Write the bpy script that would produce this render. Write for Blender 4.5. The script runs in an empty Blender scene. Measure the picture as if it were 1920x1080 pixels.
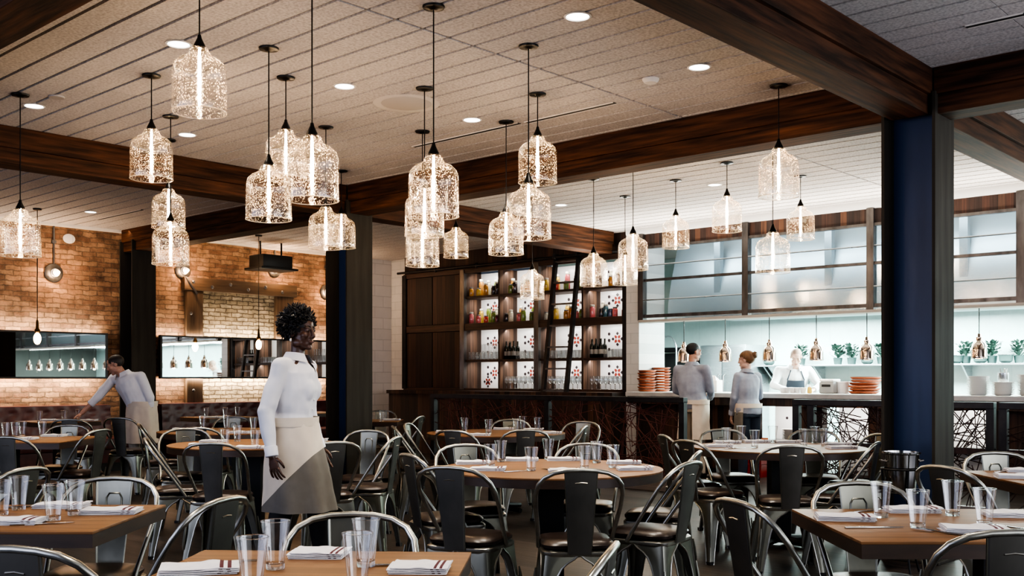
import bpy, bmesh, math, random
from mathutils import Vector, Matrix
from mathutils import noise as mnoise
random.seed(7)
SC = bpy.context.scene
C = SC.collection
PI = math.pi

# ------------------------------------------------------------------ the place, in metres
# X runs along the brick wall towards the kitchen, Y runs along the kitchen front, Z up.
EYE = 1.3                      # height of the tripod
RX, RY = 0.673, -0.7396        # unit vector to the right of the camera
FX, FY = 0.7396, 0.673         # unit vector ahead of the camera
YAW = math.atan2(RY, RX)       # heading of furniture that stands square to the front row
CEIL = 3.47

def W(lat, d, z=0.0):
    return Vector((RX*lat + FX*d, RY*lat + FY*d, z))
def on_plane_x(px, X):         # Y on the plane X=const where a photo column px meets it
    t = (px-960)/1920
    d = X/(FX + RX*t)
    return d*(FY + RY*t), d
def on_plane_y(px, Y):
    t = (px-960)/1920
    d = Y/(FY + RY*t)
    return d*(FX + RX*t), d
def at_z(px, py, z):           # point at height z seen at photo position
    d = (EYE-z)*1920/(py-708)
    return W((px-960)/1920*d, d, z)
def heading(deg):              # 0 away from the camera, 90 to its right
    a = math.radians(deg)
    v = W(math.sin(a), math.cos(a))
    return math.atan2(v.y, v.x) - PI/2

# ------------------------------------------------------------------ mesh helper
class MB:
    def __init__(s):
        s.v = []; s.f = []; s.m = []
    def add(s, verts, faces, mi=0, M=None):
        b = len(s.v)
        if M is not None: verts = [M @ Vector(p) for p in verts]
        s.v += [tuple(p) for p in verts]
        s.f += [tuple(i+b for i in f) for f in faces]
        s.m += [mi]*len(faces)
        return s
    def box(s, x0, x1, y0, y1, z0, z1, mi=0, bev=0.0, M=None):
        if x0 > x1: x0, x1 = x1, x0
        if y0 > y1: y0, y1 = y1, y0
        if z0 > z1: z0, z1 = z1, z0
        if bev <= 0:
            v = [(x0,y0,z0),(x1,y0,z0),(x1,y1,z0),(x0,y1,z0),(x0,y0,z1),(x1,y0,z1),(x1,y1,z1),(x0,y1,z1)]
            f = [(0,3,2,1),(4,5,6,7),(0,1,5,4),(1,2,6,5),(2,3,7,6),(3,0,4,7)]
            return s.add(v, f, mi, M)
        bm = bmesh.new()
        bmesh.ops.create_cube(bm, size=1)
        for p in bm.verts:
            p.co = Vector((x0 if p.co.x < 0 else x1, y0 if p.co.y < 0 else y1, z0 if p.co.z < 0 else z1))
        bmesh.ops.bevel(bm, geom=bm.edges[:], offset=bev, segments=2, profile=0.6, affect='EDGES')
        bm.verts.index_update()
        s.add([p.co.copy() for p in bm.verts], [[q.index for q in f.verts] for f in bm.faces], mi, M)
        bm.free()
        return s
    def tube(s, path, r, n=8, mi=0, M=None, closed=False, cap=True):
        path = [Vector(p) for p in path]
        k = len(path)
        rs = r if isinstance(r, (list, tuple)) else [r]*k
        verts = []; faces = []
        up = None
        for i, p in enumerate(path):
            if closed: t = path[(i+1) % k] - path[i-1]
            else: t = path[min(i+1, k-1)] - path[max(i-1, 0)]
            if t.length < 1e-9: t = Vector((0,0,1))
            t.normalize()
            if up is None:
                up = Vector((0,0,1)) if abs(t.z) < 0.9 else Vector((1,0,0))
            a = t.cross(up)
            if a.length < 1e-6: a = t.cross(Vector((0,1,0)))
            a.normalize(); b = a.cross(t).normalized(); up = b
            for j in range(n):
                q = 2*PI*j/n
                verts.append(p + (a*math.cos(q) + b*math.sin(q))*rs[i])
        for i in range(k if closed else k-1):
            i2 = (i+1) % k
            for j in range(n):
                j2 = (j+1) % n
                faces.append((i*n+j, i2*n+j, i2*n+j2, i*n+j2))
        if cap and not closed:
            faces.append(tuple(range(n)))
            faces.append(tuple(range((k-1)*n, k*n))[::-1])
        return s.add(verts, faces, mi, M)
    def lathe(s, prof, n=24, mi=0, M=None, cap0=True, cap1=True):
        verts = []; faces = []
        for r, z in prof:
            for j in range(n):
                q = 2*PI*j/n
                verts.append((r*math.cos(q), r*math.sin(q), z))
        k = len(prof)
        for i in range(k-1):
            for j in range(n):
                j2 = (j+1) % n
                faces.append((i*n+j, i*n+j2, (i+1)*n+j2, (i+1)*n+j))
        if cap0 and prof[0][0] > 1e-5: faces.append(tuple(range(n))[::-1])
        if cap1 and prof[-1][0] > 1e-5: faces.append(tuple(range((k-1)*n, k*n)))
        return s.add(verts, faces, mi, M)
    def ell(s, c, r, n=12, k=8, mi=0, M=None):
        verts = []; faces = []
        for i in range(k+1):
            t = PI*i/k
            for j in range(n):
                q = 2*PI*j/n
                verts.append((c[0]+r[0]*math.sin(t)*math.cos(q), c[1]+r[1]*math.sin(t)*math.sin(q), c[2]-r[2]*math.cos(t)))
        for i in range(k):
            for j in range(n):
                j2 = (j+1) % n
                faces.append((i*n+j, i*n+j2, (i+1)*n+j2, (i+1)*n+j))
        return s.add(verts, faces, mi, M)
    def loft(s, rings, mi=0, cap=True, M=None):
        n = len(rings[0]); verts = []; faces = []
        for r in rings: verts += [Vector(p) for p in r]
        for i in range(len(rings)-1):
            for j in range(n):
                j2 = (j+1) % n
                faces.append((i*n+j, i*n+j2, (i+1)*n+j2, (i+1)*n+j))
        if cap:
            faces.append(tuple(range(n))[::-1])
            faces.append(tuple(range((len(rings)-1)*n, len(rings)*n)))
        return s.add(verts, faces, mi, M)
    def grid(s, P, mi=0, M=None):
        h = len(P); w = len(P[0])
        v = [p for row in P for p in row]
        f = [(i*w+j, i*w+j+1, (i+1)*w+j+1, (i+1)*w+j) for i in range(h-1) for j in range(w-1)]
        return s.add(v, f, mi, M)
    def mesh(s, name, mats, smooth=40):
        me = bpy.data.meshes.new(name)
        me.from_pydata(s.v, [], s.f)
        for m in (mats if isinstance(mats, (list, tuple)) else [mats]): me.materials.append(m)
        me.polygons.foreach_set('material_index', s.m)
        if smooth:
            me.polygons.foreach_set('use_smooth', [True]*len(s.f))
            bm = bmesh.new(); bm.from_mesh(me)
            bmesh.ops.remove_doubles(bm, verts=bm.verts[:], dist=1e-6)
            bmesh.ops.recalc_face_normals(bm, faces=bm.faces[:])
            bm.to_mesh(me); bm.free()
            me.set_sharp_from_angle(angle=math.radians(smooth))
        me.update()
        return me
    def build(s, name, mats, parent=None, smooth=40):
        o = bpy.data.objects.new(name, s.mesh(name, mats, smooth))
        C.objects.link(o)
        if parent: o.parent = parent
        return o

def tag(o, label, cat, group=None, kind=None):
    o['label'] = label; o['category'] = cat
    if group: o['group'] = group
    if kind: o['kind'] = kind
    return o
def thing(name, label, cat, loc=(0,0,0), rz=0.0, group=None):
    o = bpy.data.objects.new(name, None)
    o.empty_display_size = 0.1
    C.objects.link(o)
    o.location = loc; o.rotation_euler = (0,0,rz)
    return tag(o, label, cat, group)
def struct(o):
    o['kind'] = 'structure'; return o
def kids(o): return [c for c in bpy.data.objects if c.parent == o]
_kid = {}
def copy_thing(root, loc, rz, label, group=None):
    if root not in _kid:
        _kid[root] = [(c, kids(c)) for c in kids(root)]
    r = root.copy(); C.objects.link(r)
    r.location = loc; r.rotation_euler = (0,0,rz); r['label'] = label
    if group: r['group'] = group
    for c, gs in _kid[root]:
        d = c.copy(); C.objects.link(d); d.parent = r
        for g in gs:
            e = g.copy(); C.objects.link(e); e.parent = d
    return r
class Maker:
    """first call moves the prototype, later calls copy it"""
    def __init__(s, proto): s.p = proto; s.used = False
    def __call__(s, loc, rz, label, group=None):
        if not s.used:
            s.used = True
            _kid[s.p] = [(c, kids(c)) for c in kids(s.p)]
            s.p.location = loc; s.p.rotation_euler = (0,0,rz); s.p['label'] = label
            if group: s.p['group'] = group
            return s.p
        return copy_thing(s.p, loc, rz, label, group)

# ------------------------------------------------------------------ materials
def new_mat(name):
    m = bpy.data.materials.new(name); m.use_nodes = True
    nt = m.node_tree; nt.nodes.clear()
    out = nt.nodes.new('ShaderNodeOutputMaterial')
    return m, nt, out
def N(nt, t, **kw):
    n = nt.nodes.new('ShaderNode'+t)
    for k, v in kw.items():
        if k.startswith('i_'):
            key = k[2:].replace('_', ' ')
            n.inputs[key].default_value = v
        else: setattr(n, k, v)
    return n
def L(nt, a, b): nt.links.new(a, b)
def ramp(nt, stops):
    r = N(nt, 'ValToRGB'); e = r.color_ramp.elements
    while len(e) < len(stops): e.new(0.5)
    for i, (p, c) in enumerate(stops):
        e[i].position = p; e[i].color = (*c, 1)
    return r
def coords(nt, scale=(1,1,1), rot=(0,0,0)):
    tc = N(nt, 'TexCoord'); mp = N(nt, 'Mapping')
    mp.inputs['Scale'].default_value = scale; mp.inputs['Rotation'].default_value = rot
    L(nt, tc.outputs['Object'], mp.inputs['Vector'])
    return mp.outputs['Vector']
def pbr(name, c1, c2=None, rough=0.5, metal=0.0, scale=(4,4,4), detail=6, bump=0.0, spec=0.5, lo=0.3, hi=0.7, rvar=0.0, coat=0.0, emit=None):
    m, nt, out = new_mat(name)
    b = N(nt, 'BsdfPrincipled'); L(nt, b.outputs[0], out.inputs[0])
    b.inputs['Roughness'].default_value = rough; b.inputs['Metallic'].default_value = metal
    b.inputs['Specular IOR Level'].default_value = spec
    if coat: b.inputs['Coat Weight'].default_value = coat; b.inputs['Coat Roughness'].default_value = 0.15
    if emit: b.inputs['Emission Color'].default_value = (*emit[:3],1); b.inputs['Emission Strength'].default_value = emit[3]
    b.inputs['Base Color'].default_value = (*c1, 1)
    if c2 is not None or bump or rvar:
        v = coords(nt, scale)
        nz = N(nt, 'TexNoise'); nz.inputs['Scale'].default_value = 1; nz.inputs['Detail'].default_value = detail
        L(nt, v, nz.inputs['Vector'])
        if c2 is not None:
            r = ramp(nt, [(lo, c1), (hi, c2)])
            L(nt, nz.outputs['Fac'], r.inputs[0]); L(nt, r.outputs[0], b.inputs['Base Color'])
        if rvar:
            mr = N(nt, 'MapRange'); mr.inputs['To Min'].default_value = rough-rvar; mr.inputs['To Max'].default_value = rough+rvar
            L(nt, nz.outputs['Fac'], mr.inputs['Value']); L(nt, mr.outputs[0], b.inputs['Roughness'])
        if bump:
            bp = N(nt, 'Bump'); bp.inputs['Strength'].default_value = bump; bp.inputs['Distance'].default_value = 0.01
            L(nt, nz.outputs['Fac'], bp.inputs['Height']); L(nt, bp.outputs[0], b.inputs['Normal'])
    return m
def emis(name, col, st):
    m, nt, out = new_mat(name)
    e = N(nt, 'Emission'); e.inputs[0].default_value = (*col,1); e.inputs[1].default_value = st
    L(nt, e.outputs[0], out.inputs[0]); return m
def planks_mat(name, axis, width, stops, rough=0.6, grain=(30,30,1.5), bump=0.3):
    """boards of uneven colour; axis = coordinate across the boards"""
    m, nt, out = new_mat(name)
    b = N(nt, 'BsdfPrincipled'); L(nt, b.outputs[0], out.inputs[0]); b.inputs['Roughness'].default_value = rough
    tc = N(nt, 'TexCoord'); sx = N(nt, 'SeparateXYZ'); L(nt, tc.outputs['Object'], sx.inputs[0])
    dv = N(nt, 'Math', operation='DIVIDE'); dv.inputs[1].default_value = width
    L(nt, sx.outputs['XYZ'.index(axis)], dv.inputs[0])
    fl = N(nt, 'Math', operation='FLOOR'); L(nt, dv.outputs[0], fl.inputs[0])
    wn = N(nt, 'TexWhiteNoise', noise_dimensions='1D'); L(nt, fl.outputs[0], wn.inputs['W'])
    r = ramp(nt, stops); L(nt, wn.outputs['Value'], r.inputs[0])
    mp = N(nt, 'Mapping'); mp.inputs['Scale'].default_value = grain; L(nt, tc.outputs['Object'], mp.inputs[0])
    nz = N(nt, 'TexNoise'); nz.inputs['Scale'].default_value = 1; nz.inputs['Detail'].default_value = 8; L(nt, mp.outputs[0], nz.inputs['Vector'])
    mr = N(nt, 'MapRange'); mr.inputs['From Min'].default_value = .3; mr.inputs['From Max'].default_value = .7
    mr.inputs['To Min'].default_value = 0.45; mr.inputs['To Max'].default_value = 1.25; L(nt, nz.outputs['Fac'], mr.inputs['Value'])
    # dark joint
    fr = N(nt, 'Math', operation='FRACT'); L(nt, dv.outputs[0], fr.inputs[0])
    gt = N(nt, 'Math', operation='GREATER_THAN'); gt.inputs[1].default_value = 0.05; L(nt, fr.outputs[0], gt.inputs[0])
    ad = N(nt, 'MapRange'); ad.inputs['To Min'].default_value = .25; ad.inputs['To Max'].default_value = 1; L(nt, gt.outputs[0], ad.inputs['Value'])
    mu = N(nt, 'Math', operation='MULTIPLY'); L(nt, mr.outputs[0], mu.inputs[0]); L(nt, ad.outputs[0], mu.inputs[1])
    mx = N(nt, 'VectorMath', operation='SCALE'); L(nt, r.outputs[0], mx.inputs[0]); L(nt, mu.outputs[0], mx.inputs['Scale'])
    L(nt, mx.outputs[0], b.inputs['Base Color'])
    bp = N(nt, 'Bump'); bp.inputs['Strength'].default_value = bump; bp.inputs['Distance'].default_value = .01
    L(nt, mu.outputs[0], bp.inputs['Height']); L(nt, bp.outputs[0], b.inputs['Normal'])
    return m
def brick_mat(name, ca, cb, mortar, w=0.22, h=0.075, msize=0.012, rough=0.85, bump=0.8, swap='XZ', vary=0.6, patch=None):
    m, nt, out = new_mat(name)
    b = N(nt, 'BsdfPrincipled'); L(nt, b.outputs[0], out.inputs[0]); b.inputs['Roughness'].default_value = rough
    tc = N(nt, 'TexCoord'); sx = N(nt, 'SeparateXYZ'); L(nt, tc.outputs['Object'], sx.inputs[0])
    cx = N(nt, 'CombineXYZ'); L(nt, sx.outputs['XYZ'.index(swap[0])], cx.inputs[0]); L(nt, sx.outputs['XYZ'.index(swap[1])], cx.inputs[1])
    wob = N(nt, 'TexNoise'); wob.inputs['Scale'].default_value = 9; wob.inputs['Detail'].default_value = 3; L(nt, cx.outputs[0], wob.inputs['Vector'])
    ws = N(nt, 'VectorMath', operation='SCALE'); ws.inputs['Scale'].default_value = 0.028*vary; L(nt, wob.outputs['Color'], ws.inputs[0])
    wa = N(nt, 'VectorMath', operation='ADD'); L(nt, cx.outputs[0], wa.inputs[0]); L(nt, ws.outputs[0], wa.inputs[1])
    br = N(nt, 'TexBrick'); L(nt, wa.outputs[0], br.inputs['Vector'])
    br.inputs['Scale'].default_value = 1; br.inputs['Brick Width'].default_value = w; br.inputs['Row Height'].default_value = h
    br.inputs['Mortar Size'].default_value = msize; br.inputs['Mortar Smooth'].default_value = 0.3; br.inputs['Bias'].default_value = 0
    br.inputs['Color1'].default_value = (*ca,1); br.inputs['Color2'].default_value = (*cb,1); br.inputs['Mortar'].default_value = (*mortar,1)
    nz = N(nt, 'TexNoise'); nz.inputs['Scale'].default_value = 3.5; nz.inputs['Detail'].default_value = 9; nz.inputs['Roughness'].default_value = .7
    L(nt, cx.outputs[0], nz.inputs['Vector'])
    mr = N(nt, 'MapRange'); mr.inputs['From Min'].default_value = .3; mr.inputs['From Max'].default_value = .7
    mr.inputs['To Min'].default_value = max(.25, 1-vary*0.45); mr.inputs['To Max'].default_value = 1+vary*0.3; L(nt, nz.outputs['Fac'], mr.inputs['Value'])
    mx = N(nt, 'VectorMath', operation='SCALE'); L(nt, br.outputs['Color'], mx.inputs[0]); L(nt, mr.outputs[0], mx.inputs['Scale'])
    L(nt, mx.outputs[0], b.inputs['Base Color'])
    hh = N(nt, 'Math', operation='MULTIPLY_ADD'); hh.inputs[1].default_value = 0.5*vary
    iv = N(nt, 'Math', operation='SUBTRACT'); iv.inputs[0].default_value = 1; L(nt, br.outputs['Fac'], iv.inputs[1])
    L(nt, nz.outputs['Fac'], hh.inputs[0]); L(nt, iv.outputs[0], hh.inputs[2])
    bp = N(nt, 'Bump'); bp.inputs['Strength'].default_value = bump; bp.inputs['Distance'].default_value = .02
    L(nt, hh.outputs[0], bp.inputs['Height']); L(nt, bp.outputs[0], b.inputs['Normal'])
    return m
def thin_glass(name, tint=(.97,.97,.96), refl=1.0, specks=None, edge=0.35, rough=0.02, base=0.0, dark=None):
    """thin-walled glass: clear seen face-on, brighter at grazing angles, optional air seeds in the wall"""
    m, nt, out = new_mat(name)
    tr = N(nt, 'BsdfTransparent'); tr.inputs[0].default_value = (*tint,1)
    gl = N(nt, 'BsdfGlossy'); gl.inputs['Roughness'].default_value = rough; gl.inputs['Color'].default_value = (1,1,1,1)
    lw = N(nt, 'LayerWeight'); lw.inputs['Blend'].default_value = 0.25
    if dark is not None:
        sq = N(nt, 'Math', operation='POWER'); sq.inputs[1].default_value = 2.0; L(nt, lw.outputs['Facing'], sq.inputs[0])
        cr = ramp(nt, [(0, tint), (1, dark)]); L(nt, sq.outputs[0], cr.inputs[0]); L(nt, cr.outputs[0], tr.inputs[0])
    pw = N(nt, 'Math', operation='MULTIPLY_ADD'); pw.inputs[1].default_value = edge; pw.inputs[2].default_value = 0.04*refl
    L(nt, lw.outputs['Facing'], pw.inputs[0])
    mx = N(nt, 'MixShader'); L(nt, pw.outputs[0], mx.inputs[0]); L(nt, tr.outputs[0], mx.inputs[1]); L(nt, gl.outputs[0], mx.inputs[2])
    last = mx.outputs[0]
    if specks:
        sc, rad, amt, col = specks
        v = coords(nt, (1,1,.8))
        vo = N(nt, 'TexVoronoi'); vo.inputs['Scale'].default_value = sc; L(nt, v, vo.inputs['Vector'])
        n2 = N(nt, 'TexNoise'); n2.inputs['Scale'].default_value = 9; n2.inputs['Detail'].default_value = 2; L(nt, v, n2.inputs['Vector'])
        # seeds: small discs whose size follows a slow noise
        th = N(nt, 'MapRange'); th.inputs['From Min'].default_value = .35; th.inputs['From Max'].default_value = .65
        th.inputs['To Min'].default_value = rad*.55; th.inputs['To Max'].default_value = rad*1.25; L(nt, n2.outputs['Fac'], th.inputs['Value'])
        lt = N(nt, 'Math', operation='LESS_THAN'); L(nt, vo.outputs['Distance'], lt.inputs[0]); L(nt, th.outputs[0], lt.inputs[1])
        mr = N(nt, 'MapRange'); mr.inputs['To Min'].default_value = base; mr.inputs['To Max'].default_value = amt
        L(nt, lt.outputs[0], mr.inputs['Value'])
        tl = N(nt, 'BsdfTranslucent'); tl.inputs[0].default_value = (*col,1)
        df = N(nt, 'BsdfDiffuse'); df.inputs[0].default_value = (*col,1)
        m2 = N(nt, 'MixShader'); m2.inputs[0].default_value = .4; L(nt, tl.outputs[0], m2.inputs[1]); L(nt, df.outputs[0], m2.inputs[2])
        m3 = N(nt, 'MixShader'); L(nt, mr.outputs[0], m3.inputs[0]); L(nt, last, m3.inputs[1]); L(nt, m2.outputs[0], m3.inputs[2])
        last = m3.outputs[0]
        bp = N(nt, 'Bump'); bp.inputs['Strength'].default_value = .25; bp.inputs['Distance'].default_value = .002
        L(nt, vo.outputs['Distance'], bp.inputs['Height']); L(nt, bp.outputs[0], gl.inputs['Normal'])
    L(nt, last, out.inputs[0])
    return m

def real_glass(name):
    m, nt, out = new_mat(name)
    g = N(nt, 'BsdfGlass'); g.inputs['IOR'].default_value = 1.45; g.inputs['Roughness'].default_value = 0
    t = N(nt, 'BsdfTransparent'); t.inputs[0].default_value = (.98,.98,.97,1)
    mx = N(nt, 'MixShader'); mx.inputs[0].default_value = .35; L(nt, g.outputs[0], mx.inputs[1]); L(nt, t.outputs[0], mx.inputs[2])
    L(nt, mx.outputs[0], out.inputs[0]); return m
M = {}
M['beam'] = pbr('dark_timber', (.020,.009,.005), (.085,.034,.017), rough=.5, scale=(2.2,2.2,26), bump=.15, lo=.35, hi=.75)
M['beam_x'] = pbr('dark_timber_along_x', (.022,.010,.0055), (.115,.046,.021), spec=.2, rough=.72, scale=(2,30,30), detail=8, bump=.25, lo=.35, hi=.75)
M['beam_y'] = pbr('dark_timber_along_y', (.022,.010,.0055), (.115,.046,.021), spec=.2, rough=.72, scale=(30,2,30), detail=8, bump=.25, lo=.35, hi=.75)
M['column'] = pbr('grey_brown_steel', (.046,.040,.032), (.032,.028,.023), spec=.15, rough=.7, metal=.0, scale=(14,14,1.2), rvar=.1)
M['column_web'] = pbr('daylight_blue_steel', (.022,.048,.125), (.016,.036,.090), rough=.45, metal=.1, scale=(6,6,1), rvar=.1)  # bluish window light on the web, put into its base colour
M['blackened'] = pbr('blackened_steel', (.022,.021,.022), (.045,.042,.042), rough=.42, metal=.6, scale=(8,8,8), rvar=.1)
M['raw_steel'] = pbr('raw_steel', (.16,.15,.145), (.075,.07,.068), rough=.42, metal=.85, scale=(10,10,3), rvar=.12)
M['black'] = pbr('black_paint', (.006,.006,.006), rough=.5)
M['black_metal'] = pbr('black_metal', (.012,.011,.010), rough=.35, metal=.6)
M['ceil'] = None
M['wood_wall'] = planks_mat('reclaimed_boards', 'Y', .11, [(0,(.012,.008,.007)),(.3,(.034,.016,.012)),(.55,(.055,.025,.017)),(.8,(.10,.046,.027)),(1,(.026,.018,.016))])
M['wood_warm'] = planks_mat('reclaimed_boards_warm', 'Y', .085, [(0,(.018,.009,.007)),(.35,(.045,.020,.013)),(.6,(.075,.030,.018)),(.8,(.125,.055,.028)),(1,(.026,.016,.014))])
M['wood_side'] = planks_mat('reclaimed_boards_side', 'X', .085, [(0,(.06,.034,.024)),(.4,(.16,.095,.065)),(.7,(.22,.12,.07)),(1,(.10,.066,.055))])
M['screen_wood'] = planks_mat('purple_brown_boards', 'Y', .13, [(0,(.017,.007,.007)),(.5,(.035,.013,.012)),(1,(.060,.022,.016))], rough=.5)
M['shelf_wood'] = pbr('shelf_timber', (.026,.014,.010), (.080,.040,.026), rough=.55, scale=(30,2,30), detail=7, bump=.2)
M['brick'] = brick_mat('old_brick', (.19,.098,.056), (.37,.220,.125), (.17,.11,.07), w=.215, h=.070, msize=.007, vary=2.0, bump=2.2)
M['brick_pale'] = brick_mat('pale_brick', (.34,.27,.17), (.50,.41,.28), (.16,.12,.075), w=.205, h=.066, msize=.009, vary=2.0, bump=2.4)
M['tile_wall'] = brick_mat('white_painted_block', (.72,.69,.66), (.76,.73,.70), (.55,.53,.51), w=.40, h=.20, msize=.006, rough=.35, bump=.3, vary=.12)
M['tile_wall_y'] = brick_mat('white_tile_across', (.62,.61,.58), (.66,.645,.61), (.50,.50,.48), w=.30, h=.15, msize=.005, rough=.3, bump=.3, swap='YZ', vary=.12)
M['kitchen_tile'] = brick_mat('pale_green_tile', (.62,.80,.78), (.68,.84,.82), (.56,.74,.72), w=.6, h=.6, msize=.004, rough=.25, bump=.1, swap='YZ', vary=.2)
M['kitchen_side'] = pbr('kitchen_side_wall', (.60,.66,.64), rough=.5)
M['white'] = pbr('white_plaster', (.80,.79,.77), rough=.6)
M['cream'] = pbr('cream_plaster', (.72,.68,.62), rough=.6)
M['burgundy'] = pbr('burgundy_leather', (.050,.010,.010), (.085,.020,.017), rough=.38, scale=(9,9,9), bump=.1)
M['cushion'] = pbr('dark_brown_leather', (.013,.0075,.006), (.024,.014,.011), rough=.32, scale=(12,12,12), bump=.06)
M['gunmetal'] = pbr('galvanised_gunmetal', (.25,.245,.20), (.13,.13,.11), rough=.36, metal=1.0, scale=(5,5,3), detail=4, rvar=.08)
M['gun_edge'] = pbr('worn_bright_steel', (.46,.455,.41), (.27,.27,.245), rough=.32, metal=1.0, scale=(16,16,16), rvar=.08)
M['gun_dark'] = pbr('dark_gunmetal', (.155,.148,.132), (.095,.092,.083), rough=.44, metal=.9, scale=(5,5,3), detail=4, rvar=.08)
M['table'] = pbr('waxed_oak', (.225,.108,.042), (.125,.058,.023), spec=.3, rough=.48, scale=(2.2,26,20), detail=8, bump=.05, lo=.35, hi=.72)
M['table_edge'] = pbr('dark_table_edge', (.030,.017,.011), (.055,.030,.018), rough=.4, scale=(6,6,30))
M['iron'] = pbr('black_iron', (.010,.010,.010), rough=.45, metal=.5)
M['glass'] = thin_glass('clear_tumbler_glass', tint=(.97,.97,.965), edge=.60, refl=1.3, rough=.0, dark=(.42,.41,.40))
M['glass_foot'] = real_glass('tumbler_foot_glass')
M['glass_base'] = thin_glass('tumbler_base_glass', tint=(.80,.79,.76), edge=.6, refl=4)
M['stemware'] = thin_glass('clear_stemware', tint=(.93,.95,.955), edge=.7, refl=2.5, dark=(.35,.38,.40))
M['seeded'] = thin_glass('seeded_pendant_glass', tint=(.975,.965,.94), edge=.45, specks=(105, .34, .50, (1.0,.84,.64)), base=.010, refl=1.0)
M['bulb'] = emis('warm_filament', (1.0,.70,.43), 165)
M['bulb_small'] = emis('warm_bulb', (1.0,.62,.30), 22)
M['linen'] = pbr('white_linen', (.80,.79,.80), (.70,.69,.71), rough=.85, scale=(30,30,30), bump=.2)
M['stripe'] = pbr('dark_red_stripe', (.09,.018,.026), rough=.85)
M['steel'] = pbr('cutlery_steel', (.55,.53,.50), rough=.2, metal=1.0)
M['stainless'] = pbr('stainless', (.56,.60,.62), (.48,.52,.55), rough=.28, metal=.85, scale=(1,1,14), rvar=.06)
M['hood'] = pbr('hood_stainless', (.46,.54,.57), (.36,.43,.46), rough=.38, metal=.6, scale=(1.2,1.2,1.2), rvar=.08)
M['copper'] = pbr('polished_copper_nickel', (.55,.46,.39), rough=.10, metal=1.0)
M['terracotta'] = pbr('terracotta', (.50,.16,.075), (.36,.10,.05), rough=.6, scale=(10,10,10))
M['china'] = pbr('white_china', (.90,.89,.87), rough=.25)
M['marble'] = pbr('grey_stone', (.60,.59,.57), (.44,.43,.42), rough=.3, scale=(5,5,5), detail=8)
M['leaf'] = pbr('dark_green_leaf', (.018,.045,.033), (.035,.075,.055), rough=.5, scale=(20,20,20))
M['pot'] = pbr('grey_green_pot', (.045,.080,.075), rough=.5)
M['mirror'] = pbr('mirror_silver', (.86,.88,.87), rough=.015, metal=1.0)
def rim_mat():
    m, nt, out = new_mat('fire_polished_rim')
    t = N(nt, 'BsdfTransparent'); tl = N(nt, 'BsdfTranslucent'); tl.inputs[0].default_value = (1,.86,.66,1)
    g = N(nt, 'BsdfGlossy'); g.inputs['Roughness'].default_value = .1
    m1 = N(nt, 'MixShader'); m1.inputs[0].default_value = .4; L(nt, tl.outputs[0], m1.inputs[1]); L(nt, g.outputs[0], m1.inputs[2])
    m2 = N(nt, 'MixShader'); m2.inputs[0].default_value = .55; L(nt, t.outputs[0], m2.inputs[1]); L(nt, m1.outputs[0], m2.inputs[2])
    L(nt, m2.outputs[0], out.inputs[0]); return m
M['rim'] = rim_mat()
def ceil_mat():
    m, nt, out = new_mat('speckled_ceiling_board')
    b = N(nt, 'BsdfPrincipled'); L(nt, b.outputs[0], out.inputs[0]); b.inputs['Roughness'].default_value = .9
    v = coords(nt)
    a = N(nt, 'TexNoise'); a.inputs['Scale'].default_value = 55; a.inputs['Detail'].default_value = 4; L(nt, v, a.inputs['Vector'])
    c = N(nt, 'TexNoise'); c.inputs['Scale'].default_value = .8; c.inputs['Detail'].default_value = 4; L(nt, v, c.inputs['Vector'])
    r = ramp(nt, [(.33,(.43,.40,.385)),(.62,(.65,.615,.585))]); L(nt, a.outputs['Fac'], r.inputs[0])
    r2 = ramp(nt, [(.3,(.82,.82,.82)),(.7,(1,1,1))]); L(nt, c.outputs['Fac'], r2.inputs[0])
    mx = N(nt, 'VectorMath', operation='MULTIPLY'); L(nt, r.outputs[0], mx.inputs[0]); L(nt, r2.outputs[0], mx.inputs[1])
    L(nt, mx.outputs[0], b.inputs['Base Color'])
    bp = N(nt, 'Bump'); bp.inputs['Strength'].default_value = .35; bp.inputs['Distance'].default_value = .004
    L(nt, a.outputs['Fac'], bp.inputs['Height']); L(nt, bp.outputs[0], b.inputs['Normal'])
    return m
M['ceil'] = ceil_mat()
M['floor'] = planks_mat('dark_oak_floor', 'X', .16, [(0,(.018,.013,.010)),(.4,(.033,.024,.018)),(.75,(.055,.040,.030)),(1,(.025,.018,.015))], rough=.40, grain=(26,1.6,10), bump=.15)
# ================================================================== the room
KX = 12.3        # front plane of kitchen and shelving
BY = 14.5        # brick wall plane
# floor
struct(MB().box(-3, 16, -3.6, BY+.1, -.06, 0).build('floor', M['floor'], smooth=0))
# ceiling of narrow boards along Y
mb = MB()
x = -3.0
seams = [-3.6, 1.93, 4.70, 7.47, 10.24, 13.0, BY]
while x < KX+.1:
    for a, b in zip(seams, seams[1:]):
        g = .012 if b == 4.70 else .003
        ga = .012 if a == 4.70 else .003
        mb.box(x+.013, x+.2225-.013, a+ga, b-g, CEIL, CEIL+.03)
    x += .2225
ceiling = struct(mb.build('ceiling', M['ceil'], smooth=0))
struct(MB().box(-3, KX+.3, -3.6, BY+.1, CEIL+.035, CEIL+.09).build('ceiling_deck', M['black'], smooth=0))
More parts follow.
